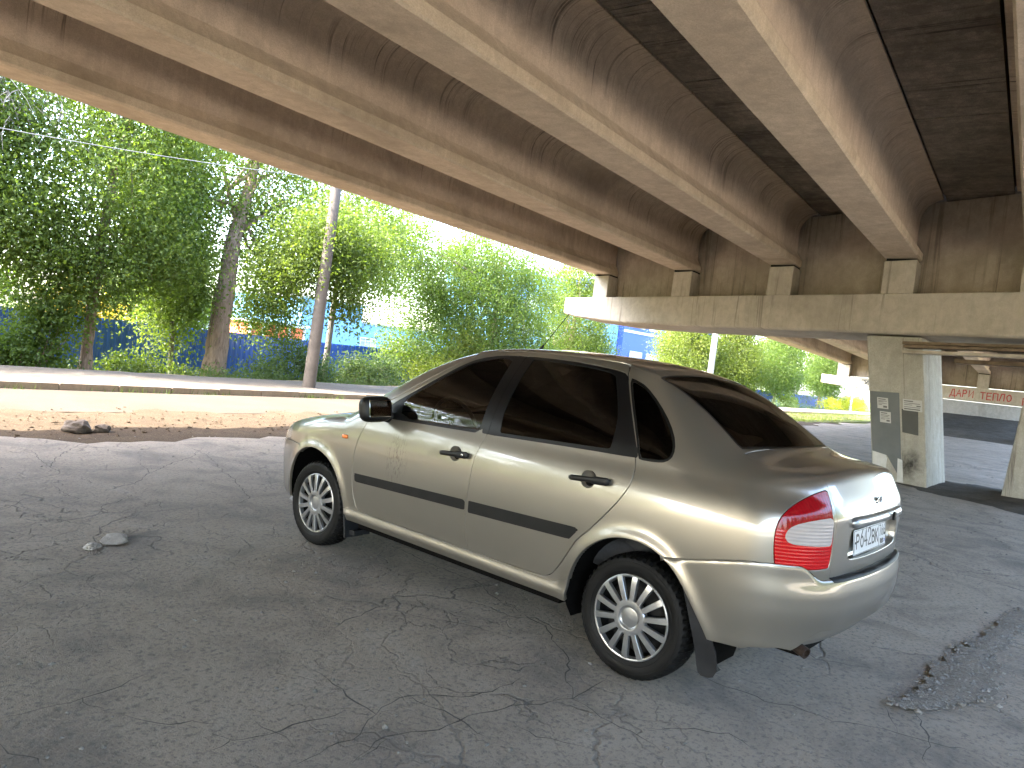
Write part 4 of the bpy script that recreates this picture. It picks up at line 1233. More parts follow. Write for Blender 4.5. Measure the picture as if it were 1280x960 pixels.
def ribbons(name, lines, wbase, mat, z=.012):
    mb = MB()
    for L in lines:
        P = [Vector((a, b)) for a, b in L]
        Q = [P[0]]
        for a, b in zip(P, P[1:]):
            n = max(2, int((b - a).length / .045))
            t = (b - a).normalized() if (b - a).length > 1e-6 else Vector((1, 0)); nn = Vector((-t.y, t.x))
            off = 0
            for i in range(1, n + 1):
                off = off * .6 + rc.uniform(-.014, .014)
                Q.append(a.lerp(b, i / n) + nn * (off if i < n else 0))
        vs = []; fs = []
        for i, q in enumerate(Q):
            t = (Q[min(i + 1, len(Q) - 1)] - Q[max(i - 1, 0)]).normalized(); nn = Vector((-t.y, t.x))
            e = min(i, len(Q) - 1 - i)
            w = wbase * rc.uniform(.35, 1.25) * min(1, .25 + e * .2)
            vs += [(q.x + nn.x * w, q.y + nn.y * w, z), (q.x - nn.x * w, q.y - nn.y * w, z)]
        for i in range(len(Q) - 1): fs.append((2 * i, 2 * i + 1, 2 * i + 3, 2 * i + 2))
        mb.add(vs, fs)
    o = mb.build(name, mat, fix=False); o['kind'] = 'stuff'
    return o
ribbons('asphalt_cracks', PXC, .0036, M_CRACK)
# broken strip at the right with loose grit
PXB = [(-3.67, -2.887), (-3.615, -2.431), (-3.585, -1.853), (-3.554, -1.396), (-3.552, -0.962), (-3.592, -0.745), (-3.579, -0.507), (-3.519, -0.276), (-3.449, -0.122), (-3.388, -0.09)]
M_GRIT = mat_ground('loose_grit', [(.3, (.185, .162, .135)), (.7, (.29, .26, .225))], 5, 45, 1.2, (.36, .34, .30))
def band(name, line, widths, mat, z):
    mb = MB()
    P = [Vector(p) for p in line]; Q = []; Wd = []
    for (a, wa), (b, wb) in zip(zip(P, widths), list(zip(P, widths))[1:]):
        n = max(2, int((b - a).length / .06))
        for i in range(n): Q.append(a.lerp(b, i / n)); Wd.append(wa + (wb - wa) * i / n)
    vs = []; fs = []
    for i, q in enumerate(Q):
        t = (Q[min(i + 1, len(Q) - 1)] - Q[max(i - 1, 0)]).normalized(); nn = Vector((-t.y, t.x))
        a, b = Wd[i] * rc.uniform(.6, 1.15), Wd[i] * rc.uniform(.6, 1.15)
        vs += [(q.x + nn.x * a, q.y + nn.y * a, z), (q.x, q.y, z + .006), (q.x - nn.x * b, q.y - nn.y * b, z)]
    for i in range(len(Q) - 1):
        k = 3 * i
        fs += [(k, k + 1, k + 4, k + 3), (k + 1, k + 2, k + 5, k + 4)]
    mb.add(vs, fs)
    o = mb.build(name, mat, fix=False); o['kind'] = 'stuff'
    return Q, Wd
BQ, BW = band('grit_strip', PXB, [.10, .09, .08, .09, .15, .17, .12, .09, .06, .05, .04][:len(PXB)], M_GRIT, .0135)

def pebble(mb, c, r, sq=.6, rng=random, seg=None):
    vs = []; 
    base = [(0, 0, 1)] + [(math.cos(a), math.sin(a), .25) for a in np.linspace(0, 2 * PI, 6)[:-1]] + [(math.cos(a + .6) * .9, math.sin(a + .6) * .9, -.4) for a in np.linspace(0, 2 * PI, 6)[:-1]]
    s = [rng.uniform(.7, 1.25) for _ in range(3)]
    for q in base:
        j = rng.uniform(.75, 1.15)
        vs.append((c[0] + q[0] * r * s[0] * j, c[1] + q[1] * r * s[1] * j, c[2] + q[2] * r * sq * j))
    fs = [(0, 1 + i, 1 + (i + 1) % 5) for i in range(5)]
    for i in range(5): fs += [(1 + i, 6 + i, 1 + (i + 1) % 5), (1 + (i + 1) % 5, 6 + i, 6 + (i + 1) % 5)]
    fs.append(tuple(range(10, 5, -1)))
    mb.add(vs, fs)
mb = MB()
for _ in range(1500):
    i = rc.randrange(len(BQ)); q = BQ[i]
    pebble(mb, (q.x + rc.gauss(0, BW[i] * .55), q.y + rc.gauss(0, BW[i] * .55), .014), abs(rc.gauss(.005, .004)) + .003, .6, rc)
for _ in range(2300):
    r = rc.random()
    u = rc.uniform(-1, 12); v = rc.uniform(-2.5, 8.4)
    p = W(u, v, .008)
    pebble(mb, p, abs(rc.gauss(.004, .004)) + .002, .6, rc)
o = mb.build('loose_pebbles', mat_ground('pebble_grey', [(.3, (.13, .125, .115)), (.7, (.30, .29, .27))], 14, 90, .4), fix=False); o['kind'] = 'stuff'
mb = MB()
for _ in range(2600):
    u = rc.uniform(-1, 30); v = rc.gauss(9.6, .75)
    if 8.5 < v < 11.3: pebble(mb, W(u, v, -.005), abs(rc.gauss(.007, .009)) + .004, .6, rc)
o = mb.build('gravel_stones', M_GRAV, fix=False); o['kind'] = 'stuff'

# single stones one could pick up
def stone(name, label, u, v, r, mat, sq=.55, z=.0, group=None, dims=(1, 1)):
    bm = bmesh.new(); bmesh.ops.create_icosphere(bm, subdivisions=3, radius=1)
    rr = random.Random(hash((u, v)) & 0xffff)
    ph = [rr.uniform(0, 6) for _ in range(6)]
    for w in bm.verts:
        c = w.co.copy()
        d = 1 + .18 * math.sin(3 * c.x + ph[0]) * math.cos(2.6 * c.y + ph[1]) + .12 * math.sin(6 * c.z + 5 * c.x + ph[2]) + .08 * math.sin(11 * c.y + ph[3]) * math.cos(9 * c.x + ph[4])
        w.co = Vector((c.x * r * d * dims[0], c.y * r * d * dims[1], max(c.z, -.35) * r * sq * d))
    me = bpy.data.meshes.new(name); bm.to_mesh(me); bm.free(); me.materials.append(mat)
    o = link(bpy.data.objects.new(name, me)); o.location = W(u, v, z + r * sq * .3); o.rotation_euler = (0, 0, rr.uniform(0, 6))
    return tag(o, label, 'stone', group)
stone('stone', 'larger dark brown stone at the sunlit edge of the lot', 4.30, 9.0, .135, M_DSTONE, .75, -.02)
stone('stone', 'smaller dark stone lying right beside the larger dark brown stone', 4.58, 8.98, .085, M_DSTONE, .8, -.02)
stone('concrete_chip', 'pale flat lump of broken concrete lying on the asphalt at the left', 2.46, 4.54, .095, M_STONE, .22, .0, None, (1.3, .8))['category'] = 'concrete lump'
stone('concrete_chip', 'small pale concrete crumb to the left of the pale flat lump', 2.28, 4.45, .05, M_STONE, .4, .0, None, (1.2, .8))['category'] = 'concrete lump'
stone('broken_asphalt', 'grey broken asphalt patch by the front left wheel', 4.26, 5.0, .085, M_STONE, .14, .0, None, (1.6, .9))['category'] = 'asphalt lump'

# ================================================================== BRIDGE
def extr(poly, f0, f1, mb):
    """extrude a 2D (v, z) profile between two end functions (v, z) -> (u)"""
    n = len(poly)
    vs = [W(f0(v), v, z) for v, z in poly] + [W(f1(v), v, z) for v, z in poly]
    fs = [tuple(range(n)), tuple(range(2 * n - 1, n - 1, -1))]
    for i in range(n):
        j = (i + 1) % n
        fs.append((i, n + i, n + j, j))
    mb.add(vs, fs)
def girder_prof(vc, zs, depth=1.10, hw=.30):
    R = .36
    half = [(hw - .025, 0), (hw, .025), (hw, .135), (hw - .125, .315), (hw - .130, .33), (hw - .130, depth - R)]
    x0 = hw - .130
    for k in range(1, 9):
        a = k / 8 * PI / 2
        half.append((x0 + R * (1 - math.cos(a)), depth - R + R * math.sin(a)))
    half.append((x0 + R, depth + .03))
    P = [(vc + x, zs + z) for x, z in half] + [(vc - x, zs + z) for x, z in reversed(half)]
    return P
SK = .43
pier_u = lambda v: 14.10 + SK * v
VC = [10.25, 7.35, 4.68, 2.28, .12, -2.05, -4.2]
ZS = 4.05
span = thing('bridge_span', 'near overpass span of long concrete girders running overhead above the car', 'bridge', W(0, 2, 0))
def put(o, t): o.parent = t; o.matrix_parent_inverse = Matrix.Translation(-t.location); return o
for vc in VC:
    mb = MB(); extr(girder_prof(vc, ZS), lambda v: -30.0, lambda v, c=vc: pier_u(v) + .52, mb)
    o = put(mb.build('girder', M_CONC, None), span); auto_smooth(o, 32)
# deck: slabs between the girders with open joints, one part
mb = MB()
for i in range(len(VC) - 1):
    a, b = VC[i] - .56, VC[i + 1] + .56
    if b > a: a, b = b, a
    u = -30.0
    while u < 19:
        L = 2.05
        if u + L < pier_u(a) + .6 + 3:
            zj = ZS + 1.10 + rc.uniform(-.008, .008)
            vs = []
            e = .012
            for z in (zj, zj + .2):
                for (uu_, vv_) in ((u + e, a - .005), (u + L - e, a - .005), (u + L - e, b + .005), (u + e, b + .005)):
                    vs.append(W(min(uu_, pier_u(vv_) + .70), vv_, z))
            mb.add(vs, [(3, 2, 1, 0), (4, 5, 6, 7), (0, 1, 5, 4), (1, 2, 6, 5), (2, 3, 7, 6), (3, 0, 4, 7)])
        u += L
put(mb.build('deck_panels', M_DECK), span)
mb = MB()
extr([(11.45, 5.25), (11.45, 5.62), (-6.0, 5.62), (-6.0, 5.36), (10.8, 5.36), (10.8, 5.19)], lambda v: -30.0, lambda v: pier_u(v) + .95, mb)
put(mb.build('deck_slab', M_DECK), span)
mb = MB(); extr([(11.45, 5.63), (11.45, 5.95), (11.2, 5.95), (11.2, 5.63)], lambda v: -30, lambda v: pier_u(v) + .95, mb)
extr([(-5.75, 5.63), (-5.75, 5.95), (-6.0, 5.95), (-6.0, 5.63)], lambda v: -30, lambda v: pier_u(v) + .95, mb)
put(mb.build('parapet', M_CAP), span)
# end diaphragm
mb = MB(); 
vs = [W(pier_u(v) + .60 + d, v, z) for d in (0, .22) for v in (10.9, -5.2) for z in (3.43, 5.13)]
mb.add(vs, [(0, 1, 3, 2), (4, 6, 7, 5), (0, 4, 5, 1), (2, 3, 7, 6), (1, 5, 7, 3), (0, 2, 6, 4)])
put(mb.build('diaphragm', M_WALLC), span)

def pier(name, label, line, ztop, depth, v0, v1, bottoms, thick, cols, vcs, soffit, planks=False):
    t = thing(name, label, 'bridge pier', W(line(2), 2, 0))
    # cap beam: haunched
    vs = []; fs = []
    st = bottoms
    for v, zb in st:
        for d, z in ((0, zb + .04), (0, ztop), (thick, ztop), (thick, zb + .04), (thick - .05, zb), (.05, zb)):
            vs.append(W(line(v) + d, v, z))
    n = 6
    for i in range(len(st) - 1):
        for j in range(n): fs.append((i * n + j, i * n + (j + 1) % n, (i + 1) * n + (j + 1) % n, (i + 1) * n + j))
    fs += [tuple(range(n)), tuple((len(st) - 1) * n + j for j in range(n))]
    mb = MB(); mb.add(vs, fs); put(mb.build('pier_cap', M_CAP, bevel=.015), t)
    for vc in vcs:
        mb = MB(); zt = soffit(vc) - .045; hw = .285
        b = []
        for z in (ztop, zt):
            for d, q in ((.02, vc - hw), (.02, vc + hw), (.62, vc + hw), (.62, vc - hw)): b.append(W(line(q) + d, q, z))
        mb.add(b, [(3, 2, 1, 0), (4, 5, 6, 7), (0, 1, 5, 4), (1, 2, 6, 5), (2, 3, 7, 6), (3, 0, 4, 7)])
        p = put(mb.build('pedestal', M_CAP, bevel=.012), t)
        mb = MB(); c = W(line(vc) + .32, vc, soffit(vc) - .022)
        mb.box(c, (.44, .50, .042), Matrix.Rotation(AZ, 3, 'Z'))
        bb = mb.build('bearing', M_RUB); bb.parent = p
    for base, top, zb in cols:
        mb = MB(); n = len(base)
        vs = [W(u, v, 0 - .1) for u, v in base] + [W(u, v, zb) for u, v in top]
        fs = [tuple(range(n)), tuple(range(2 * n - 1, n - 1, -1))] + [(i, n + i, n + (i + 1) % n, (i + 1) % n) for i in range(n)]
        mb.add(vs, fs); put(mb.build('pier_column', M_PIER, bevel=.03), t)
    return t
CAPB = [(11.72, 2.93), (11.2, 2.85), (9.6, 2.72), (7.2, 2.67), (-5.6, 2.66)]
legA_b = [(15.40, 2.30), (15.03, 1.36), (16.50, 1.20), (16.85, 2.05)]; legA_t = [(15.42, 2.74), (15.05, 1.76), (16.55, 1.60), (16.9, 2.5)]
legB_b = [(15.20, .31), (14.80, -.75), (16.1, -.95), (16.5, .1)]; legB_t = [(15.1, .09), (14.7, -.95), (16.0, -1.15), (16.4, -.12)]
legC_b = [(12.6, -5.6), (12.2, -6.5), (13.6, -6.7), (14.0, -5.8)]; legC_t = legC_b
pr1 = pier('concrete_pier', 'near concrete pier on grey patched legs with square blocks along its cap beam', pier_u, 3.40, 1.2, 11.7, -5.6, CAPB, 1.9,
           [(legA_b, legA_t, 2.64), (legB_b, legB_t, 2.64)], VC, lambda v: ZS)
# second span and pier
pier2_u = lambda v: 48.2 + SK * v
zs2 = lambda u: 3.98 - .0085 * (u - 15)
span2 = thing('bridge_span', 'far overpass span seen beyond the near pier, dropping gently away', 'bridge', W(30, 2, 0))
VC2 = [10.35, 7.75, 5.1, 2.5, -.1, -2.4]
def extr2(poly, f0, f1, mb):
    n = len(poly)
    vs = []
    for f in (f0, f1):
        for v, z in poly: u = f(v); vs.append(W(u, v, zs2(u) + z))
    fs = [tuple(range(n)), tuple(range(2 * n - 1, n - 1, -1))] + [(i, n + i, n + (i + 1) % n, (i + 1) % n) for i in range(n)]
    mb.add(vs, fs)
for vc in VC2:
    mb = MB(); extr2(girder_prof(vc, 0), lambda v: pier_u(v) + 1.05, lambda v: pier2_u(v) + .5, mb)
    auto_smooth(put(mb.build('girder', M_CONC), span2), 32)
mb = MB(); extr2([(12.15, 1.10), (12.15, 1.45), (-3.5, 1.45), (-3.5, 1.11)], lambda v: pier_u(v) + 1.0, lambda v: pier2_u(v) + 19, mb)  # slab carried on unseen beyond the far pier to shade the abutment wall
put(mb.build('deck_slab', M_DECK), span2)
mb = MB(); extr2([(12.15, 1.46), (12.15, 1.8), (11.9, 1.8), (11.9, 1.46)], lambda v: pier_u(v) + 1.0, lambda v: pier2_u(v) + .9, mb)
put(mb.build('parapet', M_CAP), span2)
mb = MB()
vs = [W(pier2_u(v) + .60 + d, v, z) for d in (0, .22) for v in (11.0, -3.2) for z in (2.9, 4.75)]
mb.add(vs, [(0, 1, 3, 2), (4, 6, 7, 5), (0, 4, 5, 1), (2, 3, 7, 6), (1, 5, 7, 3), (0, 2, 6, 4)])
put(mb.build('diaphragm', M_WALLC), span2)
mb = MB()
vs = [W(pier_u(v) + .98 + d, v, z) for d in (0, .2) for v in (10.9, -3.2) for z in (3.41, 5.0)]
mb.add(vs, [(0, 1, 3, 2), (4, 6, 7, 5), (0, 4, 5, 1), (2, 3, 7, 6), (1, 5, 7, 3), (0, 2, 6, 4)])
put(mb.build('diaphragm', M_WALLC), span2)
def colq(u, v, s=1.0): return [(u, v + .5), (u - .3, v - .5), (u + .9, v - .7), (u + 1.2, v + .3)]
pr2 = pier('concrete_pier', 'far concrete pier with red and black graffiti across its cap beam', pier2_u, 2.86, 1.2, 11.7, -8, [(11.9, 2.3), (9, 2.12), (-4, 2.05)], 1.4,
           [(colq(48.9, .1), colq(48.9, .1), 2.04), (colq(51.2, 6.6), colq(51.2, 6.6), 2.04)], VC2, lambda v: zs2(pier2_u(v)))
wall = MB(); wall.box(W(61, -3, 1.1), (.6, 22, 2.2), Matrix.Rotation(AZ + math.atan(0) , 3, 'Z'))
o = wall.build('abutment_wall', mat_concrete('abutment_concrete', (.32, .30, .27), (.44, .415, .375), .4, .5)); tag(o, 'pale concrete abutment wall beyond the far pier above a dark soil bank', 'wall')

# -------- things fixed on the near pier: patches, notices, planks
def frame_on(p0, p1, up, off=.006):
    """frame on a wall face: a runs from p0 to p1, b runs along up"""
    A = (p1 - p0).normalized(); U_ = up.normalized(); Nn = A.cross(U_).normalized()
    if Nn.dot(Vector(CAM) - p0) < 0: Nn = -Nn
    return lambda a, b, h: p0 + A * a + U_ * b + Nn * (off + h)
aL0, aM0 = W(*legA_b[0], -.1), W(*legA_b[1], -.1); aL1, aM1 = W(*legA_t[0], 2.64), W(*legA_t[1], 2.64)
upA = (aM1 - aM0)
def onleg(a, z, off):                      # a: 0 left edge, 1 right edge of the front face
    t = (z + .1) / 2.74
    l = aL0.lerp(aL1, t); r = aM0.lerp(aM1, t)
    n = (r - l).cross(Vector((0, 0, 1))).normalized()
    if n.dot(Vector(CAM) - l) < 0: n = -n
    return l.lerp(r, a) + n * off
def patch(name, pts, mat, off, parent=pr1, th=.004, label=None):
    mb = MB(); n = len(pts)
    vs = [onleg(a, z, off - th - .012) for a, z in pts] + [onleg(a, z, off) for a, z in pts]
    mb.add(vs, [tuple(range(n)), tuple(range(2 * n - 1, n - 1, -1))] + [(i, n + i, n + (i + 1) % n, (i + 1) % n) for i in range(n)])
    o = put(mb.build(name, mat), parent)
    if label: o['label'] = label
    return o
M_GREYP = simple('grey_paint_patch', (.15, .158, .152), .7, vary=.12, vscale=3, bump=.2)
M_DGREYP = simple('dark_grey_paint_patch', (.085, .085, .075), .7, vary=.1, vscale=3)
M_WHITEP = simple('flaking_whitewash', (.60, .59, .55), .85, vary=.15, vscale=6, bump=.4)
M_SOOT = simple('soot_mark', (.10, .095, .085), .9, vary=.5, vscale=9)
patch('paint_patch', [(.03, .50), (.30, .46), (.52, .10), (.56, .10), (.565, 1.62), (.03, 1.60)], M_GREYP, .004, label='large mid grey painted patch on the left half of the pier leg')
patch('paint_patch', [(.60, .92), (.88, .90), (.89, 1.32), (.60, 1.34)], M_DGREYP, .004, label='dark grey square patch on the right half of the pier leg')
patch('whitewash', [(.02, .04), (.25, .10), (.30, .40), (.26, .52), (.03, .56)], M_WHITEP, .003)
patch('whitewash', [(.47, .02), (.58, .02), (.585, .42), (.50, .44)], M_WHITEP, .0055)
def mat_soot():
    m = bpy.data.materials.new('soot_smudge'); m.use_nodes = True; nt = m.node_tree; nt.nodes.clear(); h = NT(nt)
    out = h.n('ShaderNodeOutputMaterial'); tr = h.n('ShaderNodeBsdfTransparent'); df = h.n('ShaderNodeBsdfDiffuse'); df.inputs[0].default_value = (.03, .028, .025, 1)
    c = onleg(.70, .36, .006); t = h.n('ShaderNodeTexCoord'); vm = h.n('ShaderNodeVectorMath', operation='DISTANCE'); nt.links.new(t.outputs['Object'], vm.inputs[0]); vm.inputs[1].default_value = c
    f = h.math('SUBTRACT', 1.0, h.math('MULTIPLY', vm.outputs['Value'], 3.1), clamp=True)
    n = h.noise(t.outputs['Object'], 7, 6, .7, .6)
    mx = h.n('ShaderNodeMixShader'); h.set(mx.inputs[0], h.math('MULTIPLY', f, h.ramp(n, [(.35, 0), (.65, 1.0)]), clamp=True))
    nt.links.new(tr.outputs[0], mx.inputs[1]); nt.links.new(df.outputs[0], mx.inputs[2]); nt.links.new(mx.outputs[0], out.inputs[0])
    return m
patch('soot_smudge', [(.585, .03), (.99, .03), (.99, .70), (.585, .70)], mat_soot(), .007)
M_PAPER = simple('paper_notice', (.52, .51, .48), .8, vary=.06)
M_PRINT = simple('faded_print', (.16, .15, .14), .8)
def notice(a0, a1, z0, z1, rows, label):
    o = patch('paper_notice', [(a0, z0), (a1, z0), (a1, z1), (a0, z1)], M_PAPER, .009, label=label)
    mb = MB()
    for i, (x0, x1, y, hgt) in enumerate(rows):
        A = lambda x: a0 + (a1 - a0) * x
        Zf = lambda y: z0 + (z1 - z0) * y
        q = [onleg(A(x), Zf(yy), .0105) for x, yy in ((x0, y), (x1, y), (x1, y + hgt), (x0, y + hgt))]
        mb.add(q, [(0, 1, 2, 3)])
    s = mb.build('printed_lines', M_PRINT); s.parent = o; return o
notice(.16, .36, 1.30, 1.50, [(.1, .8, .82, .08), (.1, .9, .68, .05), (.1, .6, .58, .05), (.1, .9, .45, .04), (.1, .45, .33, .05), (.55, .9, .1, .18)], 'upper small paper notice on the grey patch')
notice(.20, .40, 1.05, 1.25, [(.1, .7, .82, .08), (.1, .9, .66, .05), (.1, .8, .54, .05), (.1, .9, .40, .04), (.1, .5, .28, .05), (.6, .9, .12, .16)], 'lower small paper notice on the grey patch')
notice(.63, .96, 1.32, 1.52, [(.06, .55, .80, .09), (.06, .9, .64, .05), (.06, .5, .50, .05), (.72, .94, .42, .10), (.06, .9, .30, .05), (.06, .9, .10, .10)], 'wide paper notice on the right half of the pier leg')

def graffiti(name, words, x0, zb, hgt, adv, width, mat, fr, parent):
    sts = []
    x = x0
    for ch in words:
        if ch == ' ': x += adv * .8; continue
        for st in LET[ch]: sts.append([(x + a * adv * .72 + rc.uniform(-.01, .01), zb + b * hgt + rc.uniform(-.01, .01)) for a, b in st])
        x += adv
    return put(stroke_text(name, sts, width, mat, None, fr, .003), parent)
LET = {
    'Д': [[(-.1, -.2), (-.1, .05), (1.05, .05), (1.05, -.2)], [(.1, .05), (.3, 1), (.8, 1), (.9, .05)]],
    'А': [[(0, 0), (.5, 1), (1, 0)], [(.22, .38), (.8, .38)]],
    'Р': [[(0, 0), (0, 1), (.6, 1), (.8, .75), (.6, .5), (0, .48)]],
    'И': [[(0, 1), (0, 0), (.9, 1), (.9, 0)]],
    'Т': [[(0, 1), (1, 1)], [(.5, 1), (.5, 0)]],
    'Е': [[(.9, 1), (0, 1), (0, 0), (.9, 0)], [(0, .52), (.7, .52)]],
    'П': [[(0, 0), (0, 1), (.9, 1), (.9, 0)]],
    'Л': [[(-.1, 0), (.25, 1), (.85, 1), (.85, 0)]],
    'О': [arc(.45, .5, .45, .5, 90, 450, 12)],
    'В': [[(0, 0), (0, 1), (.6, .9), (.65, .65), (0, .5), (.7, .4), (.75, .1), (0, 0)]],
    'С': [[(.9, .9), (.4, 1), (0, .5), (.4, 0), (.9, .12)]],
    'Я': [[(.8, 0), (.8, 1), (.2, 1), (.05, .75), (.2, .5), (.8, .5)], [(.5, .5), (0, 0)]],
    'ж': [[(0, .7), (.3, .2), (.5, .8), (.6, .1)], [(.1, .2), (.9, .9), (1.2, .3), (1.6, .6), (2.1, .2)], [(-.4, .75), (.3, .78)]],
}
M_REDP = simple('red_spray_paint', (.42, .045, .04), .7)
M_BLKP = simple('black_spray_paint', (.02, .02, .02), .7)
fr2 = frame_on(W(pier2_u(5), 5, 0), W(pier2_u(-5), -5, 0), Vector((0, 0, 1)))
sec = math.sqrt(1 + SK * SK)
graffiti('red_graffiti', 'ДАРИ', 1.20 * sec - .25, 2.30, .36, .34, .055, M_REDP, fr2, pr2)
graffiti('red_graffiti', 'ТЕПЛО', 1.20 * sec - .25 + .34 * 4.8, 2.27, .36, .34, .055, M_REDP, fr2, pr2)
graffiti('red_graffiti', 'ВСЯ', 4.45 * sec, 2.16, .36, .26, .05, M_REDP, fr2, pr2)
fr2b = frame_on(W(pier2_u(11.5), 11.5, 0), W(pier2_u(5), 5, 0), Vector((0, 0, 1)))
graffiti('black_graffiti', 'ж', 2.5 * sec, 2.40, .42, .62, .05, M_BLKP, fr2b, pr2)

# planks wedged under the cap
M_PLANK = simple('weathered_plank', (.17, .12, .075), .85, vary=.45, vscale=5, bump=.4)
M_PLANKL = simple('pale_plank', (.42, .36, .28), .85, vary=.25, vscale=6, bump=.3)
PL = [(14.86, 2.00, -3.2, 2.50, .05, .20, M_PLANK, 'weathered plank, longest and topmost of the stack below the cap beam'),
      (14.80, 1.96, -2.9, 2.435, .05, .24, M_PLANK, 'dark weathered plank in the middle of the stack below the cap beam'),
      (14.84, 1.98, -3.4, 2.345, .055, .22, M_PLANKL, 'pale grey plank at the bottom of the stack below the cap beam'),
      (15.30, 1.2, -2.6, 2.27, .07, .25, M_PLANK, 'dark beam under the plank stack between the two pier legs'),
      (15.02, .95, -2.0, 2.56, .04, .16, M_PLANKL, 'short light board resting on top of the plank stack')]
for u, va, vb, z, th, wd, mt, lab in PL:
    a, b = W(u + SK * 0 + .10 * (va - 1.5) - .05, va, z), W(u + SK * (vb - va) * .8, vb, z + .10)
    d = b - a; mb = MB()
    mb.box((0, 0, 0), (d.length, wd, th), bev=.006)
    o = mb.build('wooden_plank', mt); o.location = (a + b) / 2
    o.rotation_euler = d.to_track_quat('X', 'Z').to_euler()
    tag(o, lab, 'plank', 'planks wedged under the cap beam')
# ================================================================== FENCES
def fence(name, label, u0, u1, v0, v1, top, bot, plen):
    t = thing(name, label, 'fence', W(u0, v0, 0))
    n = max(1, round((u1 - u0) / plen)); pitch = .19
    for i in range(n):
        a, b = u0 + (u1 - u0) * i / n, u0 + (u1 - u0) * (i + 1) / n
        k = max(2, int((b - a) / pitch)); vs = []; fs = []
        dz = rc.uniform(-.015, .015)
        us = []
        for j in range(k):
            x = a + (b - a) * j / k; p = (b - a) / k
            us += [(x, 0), (x + p * .42, 0), (x + p * .55, .024), (x + p * .87, .024)]
        us.append((b, 0))
        m = len(us)
        for th in (0, -.003):
            for z in (bot(0), top + dz):
                for x, d in us:
                    v = v0 + (v1 - v0) * (x - u0) / (u1 - u0)
                    vs.append(W(x, v - d - th, z))
        for j in range(m - 1):
            fs += [(j, j + 1, m + j + 1, m + j), (2 * m + j, 3 * m + j, 3 * m + j + 1, 2 * m + j + 1), (m + j, m + j + 1, 3 * m + j + 1, 3 * m + j)]
        mb = MB(); mb.add(vs, fs); put(mb.build('fence_panel', M_FENCE), t)
        mb = MB(); v = v0 + (v1 - v0) * i / n; mb.box(W(a, v + .06, (top + bot(0)) / 2), (.06, .06, top - bot(0) - .02), Matrix.Rotation(AZ, 3, 'Z'))
        put(mb.build('fence_post', M_FPOST), t)
    for z in (top - .25, bot(0) + .45):
        mb = MB(); mb.tube([W(u0, v0 + .04, z), W(u1, v1 + .04, z)], .025, 6)
        put(mb.build('fence_rail', M_FPOST), t)
    return t
fence('metal_fence', 'blue corrugated sheet metal fence behind the trees and weeds on the left', 5, 31, 22, 22, 1.20, lambda v: -.82, 2.6)
fence('metal_fence', 'distant blue sheet metal fence behind the bright trees on the right', 62, 124, 22, 22, 1.25, lambda v: -.5, 3.1)

# ================================================================== BUILDINGS
M_LBLUE = simple('light_blue_render', (.115, .26, .50), .8, vary=.05, vscale=.6)
M_DBLUE = simple('deep_blue_render', (.026, .066, .40), .7, vary=.06, vscale=.5)
M_WFRAME = simple('white_window_frame', (.5, .51, .53), .5)
M_PANE = simple('window_pane', (.28, .30, .30), .08, vary=.3, vscale=.8)
M_CREAM = simple('cream_render', (.38, .35, .31), .85, vary=.06)
M_ROOF = simple('roof_edge', (.25, .26, .30), .7)
def block(name, mat, t, u0, u1, v0, v1, z0, z1):
    mb = MB(); c = W((u0 + u1) / 2, (v0 + v1) / 2, (z0 + z1) / 2)
    mb.box(c, (u1 - u0, v1 - v0, z1 - z0), Matrix.Rotation(AZ, 3, 'Z')); return put(mb.build(name, mat), t)
def window(t, u, v, z, w, hh, nx=2, off=.06):
    Rz = Matrix.Rotation(AZ, 3, 'Z')
    mb = MB(); f = .09
    for s in (-1, 1): mb.box(W(u + s * (w / 2 - f / 2), v - off, z), (f, .16, hh), Rz)
    for s in (-1, 1): mb.box(W(u, v - off - .002, z + s * (hh / 2 - f / 2)), (w - .01, .15, f), Rz)
    for i in range(1, nx): mb.box(W(u - w / 2 + w * i / nx, v - off - .004, z), (f * .7, .12, hh - .02), Rz)
    mb.box(W(u, v - off - .006, z + hh * .18), (w - .02, .1, f * .6), Rz)
    o = put(mb.build('window', M_WFRAME), t)
    mb = MB(); mb.box(W(u, v - off + .02, z), (w - .06, .04, hh - .06), Rz)
    p = mb.build('pane', M_PANE); p.parent = o
    return o
bl = thing('blue_building', 'long light blue building with white windows behind the blue fence', 'building', W(45, 55, -1))
block('wall', M_LBLUE, bl, 44.8, 52.2, 55, 67, -1, 4.75)
block('wall', M_LBLUE, bl, 52.2, 78, 56.2, 67, -1, 3.2)
block('wall', M_LBLUE, bl, 78, 107.6, 55.4, 67, -1, 13)
block('roof', M_ROOF, bl, 52.0, 78.2, 56.0, 67.1, 3.2, 3.38)
block('roof', M_ROOF, bl, 44.6, 52.4, 54.8, 67.2, 4.75, 4.95)
for u in (54.4, 58.6, 63, 68, 73): window(bl, u, 56.2, 1.25, 2.3, 1.15, 3)
for u in (82, 88, 94, 100):
    for z in (2, 5.6, 9.2): window(bl, u, 55.4, z, 2.6, 1.8, 3)
dk = thing('blue_building', 'deep blue building with a white trim line seen under the cap beam', 'building', W(108, 54.6, -1))
block('wall', M_DBLUE, dk, 108, 150, 54.6, 70, -1, 16)
for u in (113.2, 119.5, 126):
    window(dk, u, 54.6, 10.0, 4.4, 2.3, 4)
    window(dk, u, 54.6, 4.0, 4.4, 2.0, 4)
mb = MB(); Rz = Matrix.Rotation(AZ, 3, 'Z')
def strip(p, q, w=.38):
    a, b = W(p[0], 54.55, p[1]), W(q[0], 54.55, q[1]); d = b - a
    mb.box((a + b) / 2, (d.length + w * .5, .10, w), (Matrix.Rotation(AZ, 3, 'Z') @ Matrix.Rotation(-math.atan2(q[1] - p[1], q[0] - p[0]), 3, 'Y')))
